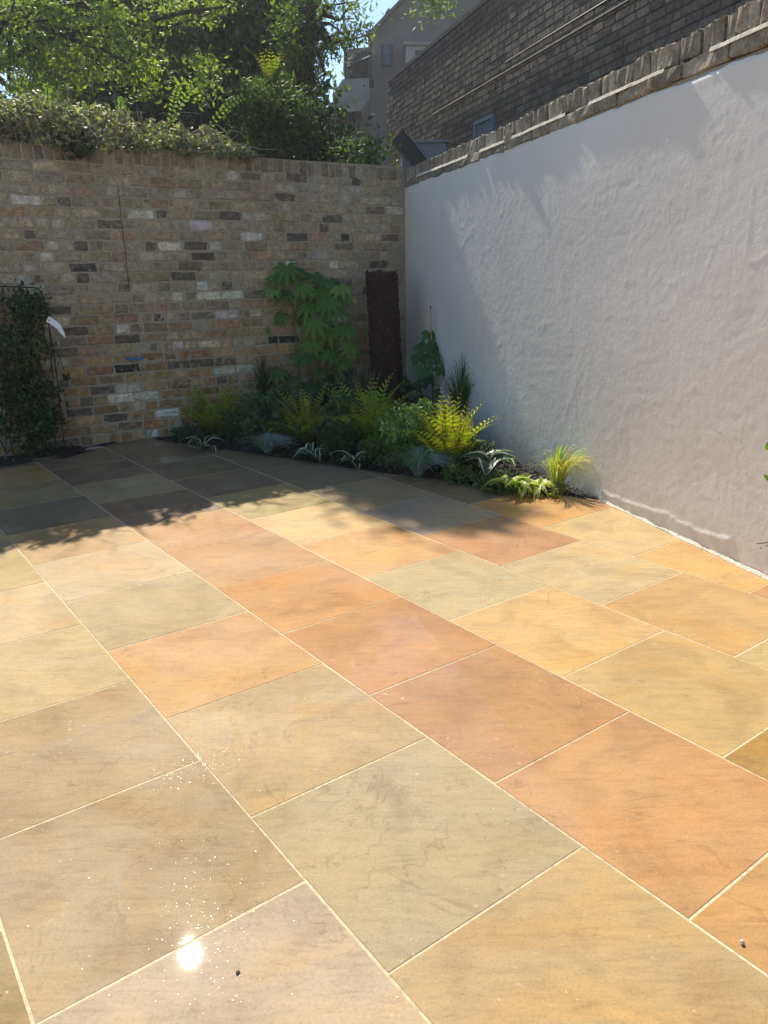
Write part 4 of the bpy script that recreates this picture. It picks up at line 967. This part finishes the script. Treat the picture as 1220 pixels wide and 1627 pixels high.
# ------------------------------------------------------------------ grasses
def grass(name, label, base, h, w, n, c0, c1, width=.003, stiff=.6, lean=(0, 0), mat='leaf_soft', r0=.03, seg=6):
    t = thing(name, label, 'ornamental grass', (base.x, base.y, -.005)); mb = MB()
    for i in range(n):
        a = random.uniform(0, 6.283); rr = random.random() ** .6; L = random.uniform(.7, 1.05); reach = w / 2 * rr * random.uniform(.8, 1.1); H = h * L * (1 - (1 - stiff) * rr)
        ox, oy = math.cos(a), math.sin(a); sx, sy = -oy, ox; c = tuple(x + (y - x) * random.random() for x, y in zip(c0, c1)); b = (ox * r0 * rr, oy * r0 * rr, 0); pts = []; fc = []
        for k in range(seg + 1):
            u = k / seg; r_ = reach * u ** 1.5; z = H * (math.sin(u * math.pi * (.5 + .28 * rr * (1 - stiff) * 2)))
            x, y = b[0] + ox * r_ + lean[0] * u * u, b[1] + oy * r_ + lean[1] * u * u; wd = width * (1 - u) ** .6 * .5 + .0002
            pts += [(x - sx * wd, y - sy * wd, z), (x + sx * wd, y + sy * wd, z + .0008)]
        for k in range(seg): fc.append((2 * k, 2 * k + 1, 2 * k + 3, 2 * k + 2))
        mb.add(pts, fc, c)
    tag(mb.build('blades', M[mat], t), kind='stuff'); return t
b_ = G(425, 720); grass('blue_fescue', 'low tuft of blue grey grass at the bed edge between two hostas', b_, .20, rad(104, b_.y), 420, (.17, .26, .27), (.42, .54, .54), .0052, .62)
b_ = G(665, 756); grass('blue_fescue', 'wide tuft of blue grey grass at the bed edge below the bright fern', b_, .24, rad(138, b_.y), 520, (.15, .23, .20), (.40, .50, .46), .0052, .62)
b_ = G(423, 676); grass('tall_grass', 'dark upright grass against the brick wall left of the fatsia', b_, hgt(b_, 558), .42, 150, (.03, .055, .025), (.07, .12, .05), .007, .9)
b_ = G(583, 680); grass('tall_grass', 'thin upright grass just left of the shaggy trunk', b_, hgt(b_, 572), .36, 80, (.03, .055, .02), (.08, .12, .04), .006, .9)
b_ = G(733, 692); grass('tall_grass', 'tall arching green grass against the white wall', b_, hgt(b_, 550), .8, 210, (.05, .10, .025), (.13, .20, .045), .009, .62, lean=(.06, 0))
b_ = G(712, 716); grass('brown_sedge', 'fine brownish arching sedge behind the bright yellow fern', b_, hgt(b_, 625), .62, 330, (.14, .10, .05), (.24, .20, .09), .0028, .45)
b_ = G(885, 782); grass('golden_grass', 'bright yellow striped grass at the right end of the bed against the white wall', b_, hgt(b_, 706), .46, 190, (.26, .32, .05), (.70, .70, .2), .008, .72, lean=(.05, -.03), mat='leaf')

# ------------------------------------------------------------------ hostas with pale margins
M['hgreen'] = mat_leaf('hosta_green', .35, .4, attr=False, color=(.035, .085, .03)); M['hcream'] = mat_leaf('hosta_cream', .35, .4, (1, 1, .8), attr=False, color=(.75, .76, .58))
M['hyel'] = mat_leaf('hosta_yellow', .4, .4, attr=False, color=(.58, .62, .14)); M['hgreen2'] = mat_leaf('hosta_mid_green', .35, .4, attr=False, color=(.12, .22, .05))
def hosta_leaf(L, W, seed, m0, m1, margin=.72):
    rd = random.Random(seed); v = []; f = []; mi = []; nu, nv = 8, 6; ph = rd.uniform(0, 6); arch = rd.uniform(.8, 1.25)
    for i in range(nu + 1):
        t = i / nu; pet = .28; x = t
        hw = 0.012 if t < .12 else W * (max(0, math.sin(math.pi * min(1, (t - .12) / .88) ** .75))) ** .8 + .006
        for j in range(nv + 1):
            s = (j / nv * 2 - 1); sgn = 1 if s >= 0 else -1; s_ = sgn * (abs(s) / (2 / 3) * margin if abs(s) <= .667 else margin + (abs(s) - .667) / .333 * (1 - margin))
            z = L * (arch * .75 * t - .85 * arch * t ** 2.4) + abs(s_) * hw * .45 + .012 * math.sin(t * 9 + ph + sgn) * abs(s_)
            v.append((L * t * .85, s_ * hw, z))
    for i in range(nu):
        for j in range(nv):
            a = i * (nv + 1) + j; f.append((a, a + 1, a + nv + 2, a + nv + 1)); mi.append(1 if (j in (0, nv - 1)) and i > 1 else 0)
    return mesh('leaf', v, f, [m0, m1], midx=mi, smooth=True)
def hosta(label, base, size, n, m0, m1, seed, W=.24, spread=1.0, margin=.72):
    rd = random.Random(seed); t = thing('hosta', label, 'hosta', (base.x, base.y, -.005)); pr = [hosta_leaf(1.0, W, seed + q, M[m0], M[m1], margin) for q in range(4)]
    for i in range(n):
        a = i * 2.4 + rd.uniform(-.3, .3); st = rd.uniform(0, 1); sc = size * rd.uniform(.75, 1.1)
        o = link('leaf', pr[i % 4], t, loc=(math.cos(a) * .01, math.sin(a) * .01, 0), scale=(sc, sc, sc)); o.rotation_euler = Matrix.Rotation(a, 4, 'Z').to_euler(); o.rotation_euler.y = -.75 * st * spread
        o.rotation_euler.x = rd.uniform(-.4, .4)
    return t
hosta('small hosta with wavy white edged leaves at the left end of the bed', G(322, 716), .24, 9, 'hgreen', 'hcream', 11, .13)
hosta('small white edged hosta between the two tufts of blue grass, left one', G(496, 731), .25, 13, 'hgreen', 'hcream', 12, .15)
hosta('small white edged hosta just left of the wide blue grass', G(561, 741), .22, 11, 'hgreen', 'hcream', 13, .13)
hosta('largest hosta, broad white edged leaves standing against the white wall', G(776, 757), .30, 10, 'hgreen', 'hcream', 14, .25, 1.3)
hosta('low yellow edged hosta at the bed edge in front of the white wall', G(815, 785), .25, 20, 'hgreen2', 'hyel', 15, .13, .9, .5)
hosta('yellow leaved hosta beside the bright striped grass', G(850, 782), .22, 16, 'hyel', 'hcream', 16, .11, .9, .7)
hosta('small cream leaved hosta low at the bed edge left of the yellow edged one', G(757, 771), .10, 10, 'hgreen2', 'hcream', 17, .13, .8)
# ------------------------------------------------------------------ small shrubs in the bed
def bush(name, label, base, h, w, n, size, ca, cb, mat='leaf_gloss', aspect=.45):
    t = thing(name, label, 'shrub', (base.x, base.y, -.01)); k = max(6, n // 22); d = rng.normal(size=(k, 3)); d /= np.linalg.norm(d, axis=1)[:, None]
    cen = np.array([[0, 0, h * .52]]) + d * np.array([[w / 2, w / 2, h * .46]]) * rng.random((k, 1)) ** .4; P = (cen[:, None] + rng.normal(size=(k, n // k, 3)) * .028).reshape(-1, 3); P = P[P[:, 2] > .005]
    v, f, cc = leaf_cloud(P, size, tint(len(P), ca, cb), aspect=aspect); tag(link('leaves', npmesh('leaves', v, f, M[mat], cc), t), kind='stuff')
    for i in range(6):
        a = i * 1.05; MB().tube([(0, 0, 0), (math.cos(a) * w * .15, math.sin(a) * w * .15, h * .4), (math.cos(a) * w * .32, math.sin(a) * w * .32, h * .8)], [.006, .004, .002], 5).build('stem', M['bark'], t)
b_ = G(420, 702); bush('evergreen_shrub', 'dark rounded shrub behind the left tuft of blue grass', b_, hgt(b_, 612), rad(110, b_.y), 2000, .045, (.04, .09, .045), (.13, .22, .09))
b_ = G(297, 703); bush('evergreen_shrub', 'low dark shrub at the far left tip of the bed', b_, hgt(b_, 668), rad(50, b_.y), 420, .05, (.03, .06, .03), (.09, .15, .06))
b_ = G(655, 738); bush('evergreen_shrub', 'leafy mid green shrub left of the bright yellow fern', b_, hgt(b_, 632), rad(105, b_.y), 2000, .045, (.08, .16, .045), (.22, .36, .10))
b_ = G(545, 715); bush('evergreen_shrub', 'dark green shrub between the two middle ferns', b_, hgt(b_, 618), rad(85, b_.y), 1300, .05, (.04, .08, .04), (.12, .21, .07))
b_ = G(475, 690); bush('broad_leaf_shrub', 'dark broad leaved shrub under the fatsia', b_, hgt(b_, 592), .5, 420, .11, (.03, .07, .04), (.07, .15, .07), aspect=.7)
b_ = G(540, 690); bush('broad_leaf_shrub', 'dark broad leaved shrub between fatsia and shaggy trunk', b_, hgt(b_, 590), .45, 360, .11, (.03, .07, .04), (.06, .13, .07), aspect=.7)
b_ = G(660, 700); bush('broad_leaf_shrub', 'dark leafy shrub in the corner beneath the young fig', b_, hgt(b_, 600), .34, 300, .08, (.02, .045, .02), (.04, .09, .03), aspect=.7)
b_ = G(745, 748); bush('spreading_shrub', 'low spreading green plant between the bright fern and the largest hosta', b_, hgt(b_, 700), .50, 1100, .03, (.03, .06, .02), (.08, .12, .04))
b_ = G(790, 779); bush('ground_cover', 'low green ground cover plant at the foot of the largest hosta', b_, .12, .30, 520, .035, (.04, .08, .02), (.12, .18, .05))
b_ = G(868, 787); bush('ground_cover', 'low yellow green plant below the striped grass at the bed edge', b_, .10, .22, 300, .03, (.10, .14, .02), (.3, .32, .06), 'leaf')
for (x_, y_, ty_, w_, n_, lb_, ca_, cb_) in (
    (380, 703, 640, .34, 700, 'small leafy shrub between the left fern and the dark rounded shrub', (.03, .08, .03), (.10, .19, .06)),
    (450, 712, 655, .34, 700, 'fresh green low shrub left of the middle fern', (.04, .09, .02), (.16, .25, .05)),
    (535, 730, 668, .34, 700, 'low dark green shrub behind the two small hostas', (.03, .06, .03), (.08, .15, .05)),
    (610, 742, 690, .36, 800, 'low green shrub left of the wide tuft of blue grass', (.04, .09, .03), (.13, .22, .06)),
    (690, 735, 668, .34, 800, 'green and yellow mottled shrub around the foot of the bright fern', (.08, .13, .03), (.30, .36, .07)),
    (745, 735, 668, .28, 600, 'dark leafy shrub between bright fern and largest hosta', (.03, .07, .03), (.09, .16, .05)),
    (735, 768, 738, .26, 420, 'small low green plant at the bed edge left of the largest hosta', (.05, .10, .03), (.16, .24, .08))):
    b_ = G(x_, y_); bush('bed_shrub', lb_, b_, hgt(b_, ty_), w_, n_, .036, ca_, cb_, 'leaf')
# ------------------------------------------------------------------ small loose things
def rock(name, p, r_, label, cat, mat='stone', fl=.7):
    bm = bmesh.new(); bmesh.ops.create_icosphere(bm, subdivisions=2, radius=r_)
    for v_ in bm.verts: v_.co *= 1 + .3 * mn.noise(v_.co * (1 / r_)); v_.co.z *= fl
    me = bpy.data.meshes.new(name); bm.to_mesh(me); bm.free(); me.materials.append(M[mat]); return tag(link(name, me, loc=(p.x, p.y, r_ * fl * .8)), label, cat)
rock('pebble', G(378, 1546), .0048, 'tiny brown pebble lying on the pinkish slab in the foreground', 'pebble')
rock('pebble', G(1180, 1502), .0045, 'tiny dark pebble on the orange slab near the right edge', 'pebble')
rock('pebble', G(1179, 1496), .0035, 'tiny white grit crumb beside the dark pebble near the right edge', 'pebble', 'tag')
q = G(838, 787); lv = thing('fallen_leaf', 'single dark green leaf lying on the slab below the yellow hostas', 'leaf', (q.x, q.y, .004)); 
mb = MB(); mb.add([(-.045, 0, .002), (-.015, .024, .009), (.02, .022, .008), (.045, 0, .004), (.02, -.02, .010), (-.015, -.022, .009), (0, 0, .003)], [(0, 6, 1), (1, 6, 2), (2, 6, 3), (3, 6, 4), (4, 6, 5), (5, 6, 0)], (.03, .07, .02)); o = mb.build('blade', M['leaf_gloss'], lv); o.rotation_euler = (0, 0, -.4)
MB().tube([(-.045, 0, .002), (-.062, .006, .003)], .0012, 4).build('stalk', M['stem'], lv)
# wet grit and water beads glinting in the foreground
mb = MB()
for i in range(1300):
    u_ = random.random()
    if u_ < .38: c = (random.gauss(318, 34), random.gauss(1213, 16)); c = (c[0], c[1] + (c[0] - 318) * -.25)
    elif u_ < .52: c = (random.gauss(250, 60), random.gauss(1195, 26))
    elif u_ < .80: c = (random.gauss(330, 62), random.gauss(1430, 95))
    else: c = (random.uniform(-10, 640), random.uniform(1130, 1640))
    if not (1100 < c[1] < 1650): continue
    p = G(*c); r_ = random.uniform(.0005, .0014) * (1.7 if random.random() < .05 else 1); h = r_ * random.uniform(.08, .2); tx, ty = random.gauss(0, .05), random.gauss(0, .05)
    v = [(p.x + math.cos(k * 1.0472) * r_, p.y + math.sin(k * 1.0472) * r_, .0004) for k in range(6)] + [(p.x + math.cos(k * 1.0472) * r_ * .6, p.y + math.sin(k * 1.0472) * r_ * .6, .0006 + h + r_ * .6 * (math.cos(k * 1.0472) * tx + math.sin(k * 1.0472) * ty)) for k in range(6)] + [(p.x, p.y, .0006 + h * 1.12)]
    mb.add(v, [(k, (k + 1) % 6, 6 + (k + 1) % 6, 6 + k) for k in range(6)] + [(6 + k, 6 + (k + 1) % 6, 12) for k in range(6)])
t = NT('water_bead'); gl = t.new('BsdfGlossy'); gl.inputs['Roughness'].default_value = .16; tp = t.new('BsdfTransparent'); fr_ = t.new('Fresnel'); fr_.inputs[0].default_value = 1.6
mx = t.new('MixShader'); t.t.links.new(fr_.outputs[0], mx.inputs[0]); t.t.links.new(tp.outputs[0], mx.inputs[1]); t.t.links.new(gl.outputs[0], mx.inputs[2]); t.t.links.new(mx.outputs[0], t.out.inputs[0])
tag(mb.build('water_beads', t.m), 'tiny beads of water scattered over the wet foreground slabs', 'water drops', kind='stuff')
# leafy shoots entering from the right edge
q = at(1262, 1010, 3.1); sh = thing('potted_climber', 'leafy shoots reaching into the picture at the right edge before the white wall', 'shrub', (q.x, q.y, 0)); sb = Vector(sh.location)
def shoot(pts, lv):
    P_ = [Vector(A3(x, y, 3.1)) - sb for x, y in pts]; MB().tube(P_, [.003 - .0004 * i for i in range(len(P_))], 5, (.05, .04, .02)).build('shoot', M['bark'], sh)
    for (x, y, s, a) in lv:
        c = Vector(A3(x, y, 3.1)) - sb; m = hosta_leaf(1, .26, int(x), M['hgreen2'], M['hgreen2']); o = link('leaf', m, sh, loc=c, scale=(s, s, s)); o.rotation_euler = (R(75), R(a), 0)
shoot([(1268, 1010), (1262, 860), (1240, 740), (1222, 700)], [(1215, 716, .05, -70), (1228, 760, .05, 200), (1250, 820, .06, 160)])
shoot([(1262, 880), (1240, 866), (1220, 862), (1202, 864)], [(1208, 868, .018, 100), (1216, 866, .016, 40)])
shoot([(1266, 960), (1235, 963), (1215, 969), (1207, 981)], [(1222, 970, .010, 120)])
mb = MB(); mb.tube([(.0, 0, 0), (.0, 0, .3), (.01, 0, at(1268, 1010, 3.1).z)], [.012, .009, .005], 6); mb.build('stem', M['bark'], sh)
for o in (bpy.data.objects['potted_climber'],): 
    P = np.array([[.16, .0, .5]]) + rng.normal(size=(160, 3)) * np.array([[.05, .12, .3]]); P = P[P[:, 2] > .02]; v, f, cc = leaf_cloud(P, .05, tint(len(P), (.03, .06, .02), (.09, .14, .03))); tag(link('leaves', npmesh('leaves', v, f, M['leaf_gloss'], cc), o), kind='stuff')
# ------------------------------------------------------------------ added volume that veils the view like lens flare
hz = MB().box((-94, -94, -1.3), (94, 94, 16.0)).build('haze', bpy.data.materials.new('summer_haze')); hm = hz.data.materials[0]; hm.use_nodes = True
hn = hm.node_tree.nodes; hn.clear(); pv = hn.new('ShaderNodeVolumePrincipled'); ho = hn.new('ShaderNodeOutputMaterial'); hm.node_tree.links.new(pv.outputs[0], ho.inputs['Volume'])
pv.inputs['Density'].default_value = HAZE; pv.inputs['Anisotropy'].default_value = .55; pv.inputs['Color'].default_value = (.92, .95, 1, 1)
tag(hz, 'thin bright haze volume added to imitate lens flare over the trees', kind='stuff')
print('objects', len(bpy.data.objects))
